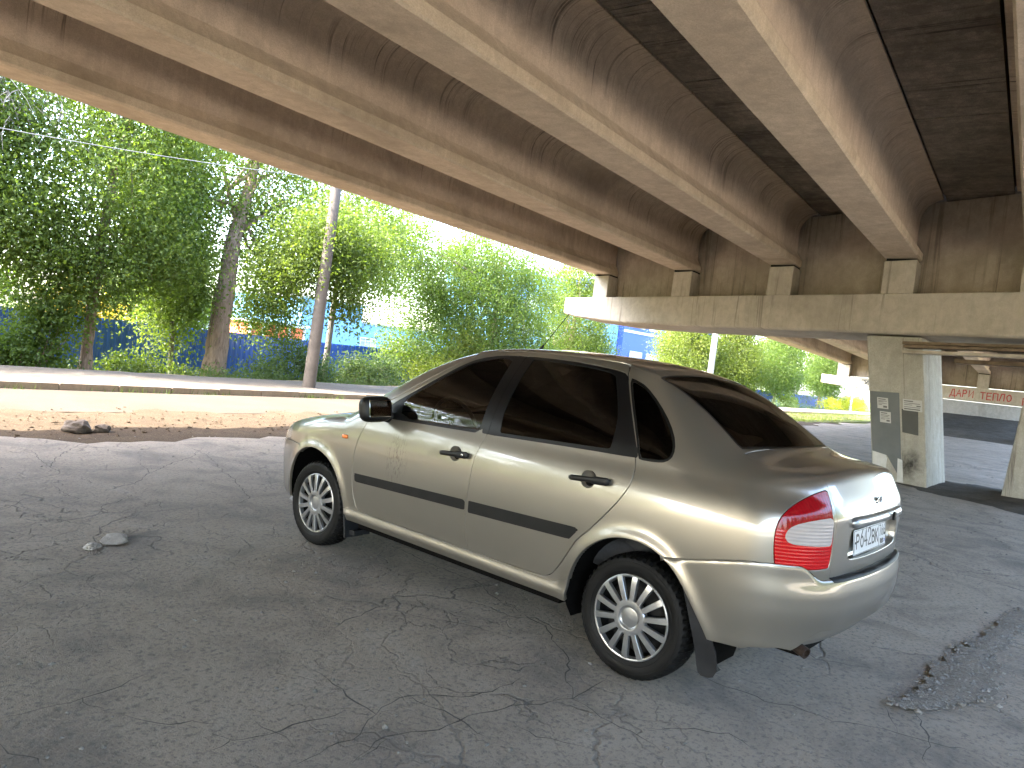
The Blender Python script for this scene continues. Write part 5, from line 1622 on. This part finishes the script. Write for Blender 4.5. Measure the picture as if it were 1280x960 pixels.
for p, q in (((108.1, 8.05), (121.2, 8.25)), ((121.2, 8.25), (126.5, 5.2)), ((126.5, 5.2), (129.5, 7.9)), ((129.5, 7.9), (146, 8.2))): strip(p, q)
put(mb.build('trim_line', M_WFRAME), dk)
wb = thing('pale_building', 'pale cream building beyond the fence left of the light blue wall', 'building', W(38, 66, -1))
block('wall', M_CREAM, wb, 36, 50.5, 66, 76, -1, 3.4); block('roof', M_ROOF, wb, 35.8, 50.7, 65.8, 76.2, 3.4, 3.6)
for u in (40, 44, 48): window(wb, u, 66, 1.8, 1.4, 1.2, 2)
M_REDB = simple('orange_red_boards', (.55, .10, .045), .7, vary=.35, vscale=1.3)
rs = thing('board_shed', 'low orange and red shed with white posts behind the blue fence', 'shed', W(30, 40, 0))
block('wall', M_REDB, rs, 28.6, 33.0, 40, 43, -.8, 1.78)
for u in (28.7, 29.7, 30.7, 31.7, 32.9): block('post', M_WFRAME, rs, u - .07, u + .07, 39.88, 40.0, -.8, 1.72)
block('fascia', M_WFRAME, rs, 28.4, 33.2, 39.75, 43.1, 1.80, 1.98)

# ================================================================== POLES, CABLE
M_POLE = mat_concrete('pole_concrete', (.10, .083, .067), (.15, .127, .105), .25, .35)
def pole(name, label, u, v, r0, r1, H, lean=(0, 0), mat=None, arm=False, z0=0):
    t = thing(name, label, 'pole', W(u, v, z0))
    p0 = W(u, v, z0 - .2); p1 = W(u + lean[0], v + lean[1], z0 + H)
    mb = MB(); mb.tube([p0.lerp(p1, k) for k in (0, .25, .5, .75, 1)], [r0 + (r1 - r0) * k for k in (0, .25, .5, .75, 1)], 16)
    put(auto_smooth(mb.build('shaft', mat or M_POLE)), t)
    mb = MB(); d = (p1 - p0).normalized()
    a = p0.lerp(p1, .93)
    mb.box(a, (.12, 1.5, .10), Matrix.Rotation(AZ, 3, 'Z')); put(mb.build('crossarm', M_FPOST), t)
    return t
pole('utility_pole', 'grey tapered concrete pole leaning on the pavement in front of the blue fence', 12.55, 14.85, .165, .10, 8.6, (.42, .1), z0=.1)
pole('utility_pole', 'pale slim pole standing among the bright trees behind the car roof', 46.3, 17, .20, .15, 10, (.1, 0), simple('pale_pole_paint', (.30, .29, .265), .7))
pole('utility_pole', 'short thin pole among yellow flowers in front of the distant fence', 95, 17.6, .16, .12, 8, (0, 0), simple('grey_pole_paint', (.45, .45, .44), .7))
mb = MB()
A_, B_ = W(12.75, 14.9, 5.35), W(-14, 16.2, 4.3)
pts = [A_.lerp(B_, k / 24) - Vector((0, 0, .9 * 4 * (k / 24) * (1 - k / 24))) for k in range(25)]
mb.tube(pts, .008, 6); o = mb.build('overhead_cable', simple('grey_cable', (.16, .16, .15), .6)); tag(o, 'thin pale overhead cable running left from the leaning pole past the trees', 'cable')

# ================================================================== VEGETATION
def leaf_mesh(name, C_, size, mat, parent, rng, spread=(1, 1, 1), droop=.25, per=40, cl=.38):
    """C_: cluster centres (n,3); each cluster holds `per` small bent leaves"""
    n = len(C_); m = n * per
    P = np.repeat(C_, per, 0) + rng.normal(0, 1, (m, 3)) * cl * np.array(spread) * rng.uniform(.5, 1.2, (n, 1)).repeat(per, 0)
    d = rng.normal(0, 1, (m, 3)); d[:, 2] -= droop * 2; d /= np.linalg.norm(d, axis=1, keepdims=True)
    e = rng.normal(0, 1, (m, 3)); e -= (e * d).sum(1, keepdims=True) * d; e /= np.linalg.norm(e, axis=1, keepdims=True)
    nn = np.cross(d, e)
    s = size * 1.15 * rng.uniform(.6, 1.35, (m, 1)); w = s * rng.uniform(.24, .38, (m, 1))
    a = P; b = P + d * s * .5 + e * w + nn * s * .10; c = P + d * s - nn * s * .08; f = P + d * s * .5 - e * w + nn * s * .10
    V = np.stack([a, b, c, f], 1).reshape(-1, 3)
    i = np.arange(m)[:, None] * 4
    T = np.concatenate([i + np.array([[0, 1, 2, 3]])], 0)
    o = mk(name, V, T, mat, parent, smooth=False)
    return o

def limb_path(p0, p1, bend, n=7, rng=random):
    p0, p1 = Vector(p0), Vector(p1); L = (p1 - p0).length
    o1 = Vector((rng.uniform(-1, 1), rng.uniform(-1, 1), rng.uniform(-.3, .6))) * bend * L
    return [p0.lerp(p1, k / n) + o1 * math.sin(PI * k / n) + Vector((rng.uniform(-1, 1), rng.uniform(-1, 1), 0)) * bend * .25 * L * (0 < k < n) for k in range(n + 1)]

def tree(name, label, u, v, z0, trunk, blobs, leafmat, leaf=.085, clusters=500, per=40, bark=None, cl=.38, limbs=9, seed=1, group='trees along the road', bare=0, sub=True, cat='tree', droop=.25):
    """trunk: list of (du, dv, z, r); blobs: (du, dv, z, ru, rv, rz, weight)"""
    rg = np.random.default_rng(seed); rr = random.Random(seed)
    t = thing(name, label, cat, W(u, v, z0), 0, group)
    Pt = [W(u + a, v + b, z0 + z) for a, b, z, r in trunk]; Rt_ = [r for *_, r in trunk]
    mb = MB()
    # resample the trunk with small wobbles
    path = []; rad = []
    for i in range(len(Pt) - 1):
        for k in range(5):
            f = k / 5; j = .10 * Rt_[i]
            path.append(Pt[i].lerp(Pt[i + 1], f) + Vector((rr.uniform(-j, j), rr.uniform(-j, j), 0))); rad.append((Rt_[i] + (Rt_[i + 1] - Rt_[i]) * f) * rr.uniform(.93, 1.07))
    path.append(Pt[-1]); rad.append(Rt_[-1])
    rad[0] *= 1.35
    if len(rad) > 1: rad[1] *= 1.12
    mb.tube(path, rad, 12)
    C_ = []
    w = np.array([b[6] for b in blobs]); w = w / w.sum()
    ends = []
    for bi, (du, dv, z, ru, rv, rz, wt) in enumerate(blobs):
        k = int(clusters * 1.4 * w[bi])
        q = rg.normal(0, 1, (k, 3)); q /= np.linalg.norm(q, axis=1, keepdims=True)
        q *= (rg.uniform(.12, 1, (k, 1))**.42)
        # lumpy outline: push parts in and out
        lump = 1 + .22 * np.sin(q[:, 0:1] * 5 + bi) * np.cos(q[:, 1:2] * 4 + 2 * bi) + .14 * np.sin(q[:, 2:3] * 8 + bi)
        q *= lump
        uu_ = u + du + q[:, 0] * ru; vv_ = v + dv + q[:, 1] * rv; zz = z0 + z + q[:, 2] * rz
        C_.append(np.stack([CAM[0] + uu_ * UX - vv_ * UY, CAM[1] + uu_ * UY + vv_ * UX, zz], -1))
        ends.append(W(u + du, v + dv, z0 + z))
    C_ = np.concatenate(C_)
    C_ = C_[C_[:, 2] > z0 + .12]
    # limbs to blob centres and into the crown
    for i in range(limbs):
        e = Vector(C_[rr.randrange(len(C_))]) if i >= len(ends) else ends[i]
        s = path[min(len(path) - 1, int(len(path) * rr.uniform(.45, .95)))]
        lp = limb_path(s, e, .10, 6, rr)
        r = rad[-1] * rr.uniform(.5, .9)
        mb.tube(lp, [r * (1 - .8 * k / 6) for k in range(7)], 7, caps=False)
        for _ in range(3):
            q = lp[rr.randrange(2, 7)]; e2 = Vector(C_[rr.randrange(len(C_))])
            if (e2 - q).length < 2.4:
                mb.tube(limb_path(q, e2, .12, 4, rr), [r * .3, r * .25, r * .2, r * .14, r * .08], 5, caps=False)
    tr = put(mb.build('trunk', bark or M_BARK, smooth=True), t)
    cr = put(leaf_mesh('crown', C_, leaf, leafmat, None, rg, per=per, cl=cl, droop=droop), t)
    if bare:
        mb = MB()
        for _ in range(bare):
            a = Vector(C_[rr.randrange(len(C_))]) if False else W(u + blobs[-1][0] + rr.uniform(-.8, .8), v + blobs[-1][1] + rr.uniform(-.6, .6), z0 + blobs[-1][2] + rr.uniform(.3, 1.1))
            for _ in range(4):
                b = a + Vector((rr.uniform(-.6, .6), rr.uniform(-.6, .6), rr.uniform(-1.3, -.4)))
                mb.tube(limb_path(a, b, .12, 4, rr), [.012, .010, .008, .006, .004], 4, caps=False)
        put(mb.build('dead_twigs', simple('dry_twig', (.30, .25, .20), .9)), t)
    return t
D = lambda v: float(DROP(v))
G1 = 'trees along the road'
# far left tree with bare twigs
tree('deciduous_tree', 'leafy tree at the far left edge with pale bare twigs hanging high up', 4.6, 19.6, D(19.6), [(0, 0, -.2, .2), (0, 0, 3, .17), (.2, 0, 6, .10), (.3, 0, 8, .05)],
     [(0, -.2, 5.2, 2.3, 2.0, 2.6, 3), (-.8, -.4, 2.5, 2.0, 1.6, 1.3, 1.4), (1.5, -.4, 6.9, 1.8, 1.6, 1.4, 1.5), (1.8, -.8, 3.9, 1.4, 1.4, 1.2, 1.2), (2.2, -1.2, 5.6, .9, .8, .8, .4)], M_LEAF_A, .085, 1080, 46, seed=3, bare=26, group=G1)
tree('deciduous_tree', 'broad dense tree with a short reddish trunk beside the pavement on the left', 8.75, 18.2, D(18.2) + .03, [(0, 0, -.2, .14), (0, 0, 1.1, .12), (.2, .2, 3.2, .11), (.5, .3, 6.2, .07), (.5, .3, 7.6, .04)],
     [(.3, .3, 4.2, 2.3, 1.8, 2.3, 3), (0, .1, 2.3, 1.2, 1.1, .8, .9), (1.6, .3, 3.1, 1.3, 1.2, .9, 1.0), (.9, .2, 6.6, 2.2, 1.7, 1.5, 2.2), (-1.5, .1, 3.0, 1.2, 1.2, 1.1, 1.0), (-.8, 0, 1.5, .7, .6, .5, .25)], M_LEAF_A, .08, 980, 46, seed=5, group=G1)
tree('deciduous_tree', 'thin young tree with a slim dark trunk against the blue fence', 12.05, 20.2, D(20.2), [(0, 0, -.2, .085), (-.05, 0, 1.6, .07), (-.2, 0, 3.6, .055), (-.2, 0, 5.4, .03)],
     [(-.2, 0, 4.0, 1.3, 1.2, 1.6, 2), (-.1, 0, 2.2, .6, .6, 1.1, .8), (-.6, .1, 5.9, 1.5, 1.2, 1.0, 1.3)], M_LEAF_A, .08, 380, 44, bark=M_BARKG, seed=8, group=G1)
tree('deciduous_tree', 'big old tree with a thick forked brown trunk in front of the blue fence', 12.95, 19.5, D(19.5) + .02, [(0, 0, -.2, .36), (.02, 0, 1.2, .31), (.12, 0, 3.0, .27), (.18, 0, 4.1, .22), (.55, .1, 5.6, .17), (1.0, .2, 7.6, .10)],
     [(-1.6, .6, 5.4, 1.5, 1.3, 1.5, 2), (1.6, .1, 3.6, 1.2, 1.1, 1.2, 1.2), (.3, .3, 7.3, 2.2, 1.8, 1.4, 2), (-1.2, .7, 3.7, 1.0, .9, .9, 1.0), (2.0, .3, 2.3, 1.1, .9, .9, .9), (-.9, .2, 2.6, .7, .7, .7, .5), (1.9, -.2, 6.0, 1.3, 1.2, 1.2, .9), (.9, .3, 5.2, .9, .8, .8, .6)], M_LEAF_A, .08, 860, 44, limbs=13, seed=12, group=G1)
tree('deciduous_tree', 'light airy tree whose crown hangs round the leaning pole', 17.4, 19.9, D(19.9), [(0, 0, -.2, .12), (.1, 0, 2.5, .10), (0, -.2, 5, .07), (0, -.2, 6.6, .04)],
     [(-4.6, -4.4, 4.3, 1.0, .8, .8, 1.2), (-3.4, -4.4, 4.5, .9, .8, .8, 1.1), (-5.4, -4.2, 3.4, .7, .6, .6, .7), (-3.6, -4.5, 3.3, .55, .5, .45, .5), (-3.2, -4.5, 2.75, .35, .35, .4, .25), (-2.6, -4.2, 4.4, .8, .8, .7, .8), (-.6, -.9, 5.0, 1.8, 1.4, 1.3, 2), (.8, -.9, 4.3, 1.4, 1.2, 1.1, 1.2), (1.8, -.6, 5.4, 1.3, 1.0, 1.0, 1.0), (0, -.8, 6.6, 1.9, 1.4, .9, 1.2), (-2.4, -2.4, 5.0, 1.2, 1.2, .8, 1.0)], M_LEAF_A, .08, 800, 40, bark=M_BARKG, seed=15, group=G1)
tree('deciduous_tree', 'large bright green round tree rising behind the front of the car', 27.4, 20.6, D(20.6), [(0, 0, -.2, .20), (.3, 0, 1.8, .17), (.4, 0, 4, .13), (.4, 0, 6.5, .06)],
     [(-.6, 0, 3.9, 2.8, 2.0, 2.3, 3), (-3.4, -.3, 2.6, 2.0, 1.6, 1.7, 2.0), (2.1, .0, 2.9, 2.4, 1.8, 1.8, 2.2), (-.6, 0, 6.4, 3.0, 1.9, 1.7, 2.4), (-3.2, -.3, 5.0, 1.9, 1.5, 1.7, 1.7), (.3, -.4, 1.5, 2.6, 1.3, 1.2, 1.5), (2.6, 0, 5.4, 2.2, 1.7, 1.6, 1.6), (-5.4, -.2, 4.6, 1.5, 1.1, 1.7, 1.1), (-5.9, 0, 6.3, 1.5, 1.1, 1.0, .8), (-5.6, -.2, 1.9, 1.2, 1.0, .8, .6)], M_LEAF_B, .085, 1650, 46, limbs=12, seed=21, group=G1)
tree('deciduous_tree', 'tall green tree reaching under the end of the cap beam', 35.4, 21.0, D(21), [(0, 0, -.2, .2), (0, 0, 2.2, .16), (.1, 0, 5, .1), (.1, 0, 7.5, .05)],
     [(0, 0, 4.6, 3.0, 2.1, 2.4, 3), (1.8, 0, 3.0, 1.9, 1.6, 1.4, 1.6), (-1.2, -.4, 2.4, 2.0, 1.5, 1.4, 1.5), (.5, -.4, 7.2, 2.8, 1.9, 1.6, 2), (.5, -.4, 1.4, 2.6, 1.3, 1.0, 1.1)], M_LEAF_A, .09, 960, 44, limbs=12, seed=25, group=G1)
G2 = 'bright trees beyond the near pier'
for i, (u, v, s, lm, lab) in enumerate([
        (60, 24.2, 1.25, M_LEAF_Y, 'yellow-green tree left of the pale slim pole'),
        (67, 22.6, 1.3, M_LEAF_Y, 'bright yellow-green tree right of the pale slim pole'),
        (77, 21.4, 1.45, M_LEAF_B, 'mid green tree in the middle of the bright trees on the right'),
        (91, 20.3, 1.6, M_LEAF_B, 'green tree nearest the far pier in front of the distant fence')]):
    tree('deciduous_tree', lab, u, v, D(v), [(0, 0, -.2, .17), (.1, 0, 1.8, .14), (.1, 0, 4.2 * s, .09), (.1, 0, 5.5 * s, .04)],
         [(0, 0, 3.7 * s, 3.2 * s, 2.2, 1.9 * s, 3), (2.2, -.3, 2.4 * s, 2.5 * s, 1.6, 1.2 * s, 1.6), (-2.2, -.3, 2.5 * s, 2.4 * s, 1.6, 1.1 * s, 1.5), (.3, 0, 5.9 * s, 1.9 * s, 1.7, 1.1 * s, 1.5)], lm, .14, 820, 42, cl=.5, limbs=9, seed=31 + i, group=G2)
# background trees far behind the fence
G3 = 'distant trees behind the fence'
for i, (u, v, s, lab) in enumerate([
        (8.5, 30, 1.0, 'distant tree behind the far left end of the fence'),
        (22, 38, 1.0, 'distant tree showing between the big forked trunk and the shed'),
        (135, 40, 1.9, 'distant tree behind the bright trees right of the deep blue wall'),
        (120, 34, 1.9, 'hazy distant tree farthest along the road')]):
    tree('deciduous_tree', lab, u, v, -.8, [(0, 0, -.2, .17), (.1, 0, 2, .14), (.1, 0, 5 * s, .06)],
         [(0, 0, 4.0 * s, 2.6 * s, 2.2 * s, 2.1 * s, 3), (1.5, 0, 2.6 * s, 1.8 * s, 1.6, 1.3 * s, 1.5), (-1.5, 0, 2.6 * s, 1.7 * s, 1.6, 1.3 * s, 1.5)], M_LEAF_B, .12, 420, 38, cl=.5, limbs=6, seed=51 + i, group=G3)

def shrub(name, label, u, v, z0, blobs, mat, leaf=.07, clusters=120, per=36, seed=1, group=None, cl=.22, cat='shrub'):
    rg = np.random.default_rng(seed); rr = random.Random(seed)
    t = thing(name, label, cat, W(u, v, z0), 0, group)
    w = np.array([b[6] for b in blobs]); w = w / w.sum(); C_ = []
    for bi, (du, dv, z, ru, rv, rz, wt) in enumerate(blobs):
        k = int(clusters * w[bi]); q = rg.normal(0, 1, (k, 3)); q /= np.linalg.norm(q, axis=1, keepdims=True); q *= rg.uniform(.1, 1, (k, 1))**.5
        q *= 1 + .25 * np.sin(q[:, 0:1] * 6 + bi) * np.cos(q[:, 2:3] * 5)
        uu_ = u + du + q[:, 0] * ru; vv_ = v + dv + q[:, 1] * rv
        C_.append(np.stack([CAM[0] + uu_ * UX - vv_ * UY, CAM[1] + uu_ * UY + vv_ * UX, z0 + z + q[:, 2] * rz], -1))
    C_ = np.concatenate(C_); C_ = C_[C_[:, 2] > z0 - .05]
    mb = MB()
    for _ in range(14):
        e = Vector(C_[rr.randrange(len(C_))]); mb.tube(limb_path(W(u + rr.uniform(-.2, .2), v, z0 - .1), e, .1, 4, rr), [.02, .016, .012, .008, .004], 5, caps=False)
    put(mb.build('stems', M_BARK), t); put(leaf_mesh('foliage', C_, leaf, mat, None, rg, per=per, cl=cl), t)
    return t
GS = 'shrubs along the fence'
shrub('shrub', 'low spreading green shrub at the far left foot of the trees', 5.6, 18.6, D(18.6), [(0, 0, .55, 1.4, .7, .5, 2), (1.5, .1, .45, 1.0, .6, .45, 1.4), (-1.6, .2, .7, 1.3, .7, .7, 2)], M_LEAF_A, .08, 200, 40, 61, GS)
shrub('shrub', 'pale leafed shrub just left of the reddish short trunk', 7.5, 18.1, D(18.1), [(0, 0, .45, .8, .5, .45, 1), (.3, 0, 1.2, .8, .5, .4, .8)], M_LEAF_B, .08, 110, 40, 62, GS)
shrub('shrub', 'dark green shrub between the reddish short trunk and the thin tree', 10.1, 19.0, D(19), [(0, 0, .26, .8, .5, .26, 1), (.9, .2, .2, .8, .5, .2, .8)], M_LEAF_A, .075, 70, 40, 63, GS)
shrub('shrub', 'tall bluish weed clump right of the thick forked trunk', 15.4, 19.2, D(19.2), [(0, 0, .75, .9, .6, .8, 1), (.9, 0, .6, .8, .6, .65, 1), (-.9, -.1, .35, .7, .5, .35, .6)], M_LEAF_W, .075, 190, 40, 64, GS)
shrub('shrub', 'weed clump standing right behind the leaning pole', 18.2, 19.2, D(19.2), [(0, 0, .6, .9, .6, .65, 1), (1.1, 0, .6, .9, .6, .65, 1)], M_LEAF_W, .075, 180, 40, 65, GS)
shrub('shrub', 'bright yellow-green shrub near the front of the car', 21.8, 18.9, D(18.9), [(0, 0, .6, 1.2, .7, .65, 1), (1.5, .1, .9, 1.2, .7, .95, 1.4), (2.6, .3, 1.6, 1.1, .8, 1.2, 1)], M_LEAF_Y, .075, 320, 42, 66, GS)
shrub('shrub', 'round dark shrub in front of the distant fence', 74, 19.5, D(19.5), [(0, 0, .8, 1.1, .7, .8, 1), (2.6, 0, .6, 1.2, .7, .6, 1)], M_LEAF_A, .11, 120, 36, 67, GS)
shrub('shrub', 'bright yellow flowering shrub beside the far pier', 96, 18.2, D(18.2), [(0, 0, .8, 4.5, 1, .9, 1), (7, .3, .9, 4, 1, .9, 1), (-7, .3, .6, 3, 1, .6, .6)], mat_leaf('yellow_flower', [(.20, .24, .02), (.42, .40, .02), (.60, .52, .03)], .45), .12, 300, 40, 68, GS)
shrub('shrub', 'shrub with yellow and orange leaves behind the left fence', 13.6, 29, -.8, [(0, 0, 2.4, .9, .7, 1.0, 1), (-.9, .2, 2.0, .9, .7, .8, .8), (.9, 0, 1.8, .8, .6, .7, .6)], M_LEAF_O, .09, 130, 40, 69, GS)
# leaning dead trunk at the left
t = thing('fallen_trunk', 'bare fallen trunk leaning through the shrubs at the far left', 'fallen trunk', W(6.0, 19.6, D(19.6)))
mb = MB(); mb.tube(limb_path(W(5.2, 19.9, .85), W(7.3, 19.3, -.15), .03, 6, random.Random(2)), [.09, .10, .105, .11, .11, .115, .12], 10); put(mb.build('stem', M_BARK, smooth=True), t)
mb = MB(); mb.tube(limb_path(W(5.9, 19.7, .52), W(5.5, 19.4, 1.1), .08, 4, random.Random(3)), [.05, .04, .03, .02, .012], 7); put(mb.build('branch', M_BARK, smooth=True), t)
# uncountable weeds
rg = np.random.default_rng(77)
def scatter(n, u0, u1, v0, v1, h0, h1, prof):
    u = rg.uniform(u0, u1, n); v = rg.uniform(v0, v1, n); z = np.array([D(x) for x in v]) + rg.uniform(0, 1, n)**1.4 * (h0 + (h1 - h0) * rg.uniform(0, 1, n)) * prof(u, v)
    return np.stack([CAM[0] + u * UX - v * UY, CAM[1] + u * UY + v * UX, z], -1)
wv = lambda u, v: .5 + .5 * np.abs(np.sin(u * 1.1 + v) * np.cos(u * .37 + 1))
o = leaf_mesh('weeds', np.concatenate([scatter(650, 1, 17, 18.0, 21.6, .15, .40, wv), scatter(600, 17, 34, 18.0, 21.6, .25, .65, wv), scatter(420, 34, 66, 17.4, 21.5, .5, 1.3, wv), scatter(420, 66, 126, 17.4, 21.6, .4, 1.0, wv)]), .075, M_LEAF_W, None, rg, per=34, cl=.17, droop=-.3); o['kind'] = 'stuff'
def blades(name, n, u0, u1, v0, v1, h, mat, z0=0.0, clump=1.5):
    u = rg.uniform(u0, u1, n); v = rg.uniform(v0, v1, n)
    k = np.sin(u * clump) * np.cos(v * clump * 1.7 + u * .4) + rg.normal(0, .4, n) > .1
    u, v = u[k], v[k]; n = len(u); a = rg.uniform(0, 2 * PI, n); hh = h * rg.uniform(.4, 1.3, n); w = .006 + .004 * rg.random(n)
    b = np.stack([CAM[0] + u * UX - v * UY, CAM[1] + u * UY + v * UX, np.full(n, z0)], -1)
    d = np.stack([np.cos(a) * w, np.sin(a) * w, 0 * a], -1); tip = b + np.stack([rg.normal(0, .3, n) * hh, rg.normal(0, .3, n) * hh, hh], -1)
    V = np.stack([b - d, b + d, tip], 1).reshape(-1, 3)
    o = mk(name, V, np.arange(3 * n).reshape(-1, 3), mat, None, smooth=False); o['kind'] = 'stuff'
blades('grass', 26000, 34, 110, 9.4, 13.3, .16, M_LEAF_Y, -.01, .5)
blades('kerb_grass', 1500, 2, 30, 13.18, 13.30, .10, M_LEAF_W, .0, 2.3)
blades('verge_grass', 9000, 0, 34, 17.2, 18.8, .14, M_LEAF_W, -.05, .8)

# behind the viewer: the open, sunlit side of the overpass that the paint and glass mirror
G4 = 'trees on the open side behind the viewer'
for i, (u, v, lab) in enumerate([(-9, -17.5, 'tree behind the viewer, nearest the left end'), (-1, -18.5, 'tree behind the viewer, second along the row'), (6, -17.5, 'tree behind the viewer, third along the row'), (13, -18.5, 'tree behind the viewer, fourth along the row'), (20, -17.5, 'tree behind the viewer, farthest along the row')]):
    tree('deciduous_tree', lab, u, v, -.1, [(0, 0, -.2, .2), (0, 0, 2, .16), (.1, 0, 6, .06)],
         [(0, 0, 6.2, 3.4, 2.4, 3.0, 3), (2.2, .4, 2.8, 2.4, 1.6, 1.9, 1.6), (-2.2, .4, 2.8, 2.4, 1.6, 1.9, 1.6)], M_LEAF_Y, .17, 620, 26, cl=.5, limbs=5, seed=71 + i, group=G4)
G5 = 'trees along the road left of the picture'
for i, (u, v, lab) in enumerate([(-.5, 19.8, 'tree along the road just outside the left edge of the picture'), (-5.5, 19.2, 'tree along the road, second outside the left edge'), (-10.5, 20, 'tree along the road, third outside the left edge'), (-16, 19.4, 'tree along the road, fourth outside the left edge'), (-23, 20, 'tree along the road farthest outside the left edge')]):
    tree('deciduous_tree', lab, u, v, D(v), [(0, 0, -.2, .2), (0, 0, 2, .16), (.1, 0, 8, .06)],
         [(0, 0, 5.4, 2.6, 2.0, 2.8, 3), (1.2, -.3, 2.6, 1.7, 1.4, 1.7, 1.5), (-1.4, -.3, 2.4, 1.7, 1.4, 1.7, 1.5), (.3, 0, 8.6, 1.9, 1.7, 1.5, 1.2)], M_LEAF_Y, .13, 420, 34, cl=.45, limbs=6, seed=91 + i, group=G5)
M_BOUNCE = mat_ground('pale_bounce_ground', [(.3, (.42, .375, .31)), (.7, (.54, .485, .41))], .7, 40, .3)
sheet('bounce_apron', np.arange(-70, 60, 2.0), np.arange(-17, -6.0, .5), lambda U, V: .01 - .03 * sstep(-6.8, -6.0, V), M_BOUNCE)  # added out of view: pale sheet bouncing sunlight up under the girders
sheet('far_verge', np.arange(-70, 60, 2.0), np.array([-26, -22, -19, -17]), lambda U, V: .02 + 0 * U, M_GRASSG)

# ================================================================== LIGHT, SKY, VIEW
SUN_EL = math.radians(52); PHI = math.radians(57)
sdir = Vector((0, 0, 0))
hu, hv = -math.sin(PHI), math.cos(PHI)                # towards the sun: behind the trees, to the left
sx, sy = hu * UX - hv * UY, hu * UY + hv * UX
sdir = Vector((sx * math.cos(SUN_EL), sy * math.cos(SUN_EL), math.sin(SUN_EL)))
sl = bpy.data.lights.new('sun', 'SUN'); sl.energy = 2.0; sl.angle = math.radians(.53); sl.color = (1, .94, .85)
so = bpy.data.objects.new('sun', sl); COL.objects.link(so); so.rotation_euler = (-sdir).to_track_quat('-Z', 'Y').to_euler(); so.location = (0, 0, 40)
w = bpy.data.worlds.new("World"); S.world = w; w.use_nodes = True
nt = w.node_tree; h = NT(nt)
bg = nt.nodes['Background']
sk = h.n('ShaderNodeTexSky', sky_type='NISHITA', sun_disc=False, sun_elevation=SUN_EL)
sk.sun_rotation = math.atan2(sdir.x, sdir.y)
sk.air_density = 1.0; sk.dust_density = 3.0; sk.ozone_density = 1.0
nt.links.new(sk.outputs[0], bg.inputs[0]); bg.inputs[1].default_value = .15
S.view_settings.view_transform = 'Standard'; S.view_settings.look = 'None'; S.view_settings.gamma = 1.0
S.view_settings.use_curve_mapping = False
S.view_settings.exposure = 4.4
S.render.engine = 'CYCLES'
S.cycles.use_denoising = True
S.cycles.max_bounces = 10; S.cycles.diffuse_bounces = 5; S.cycles.glossy_bounces = 4; S.cycles.transparent_max_bounces = 12
S.cycles.sample_clamp_indirect = 8.0
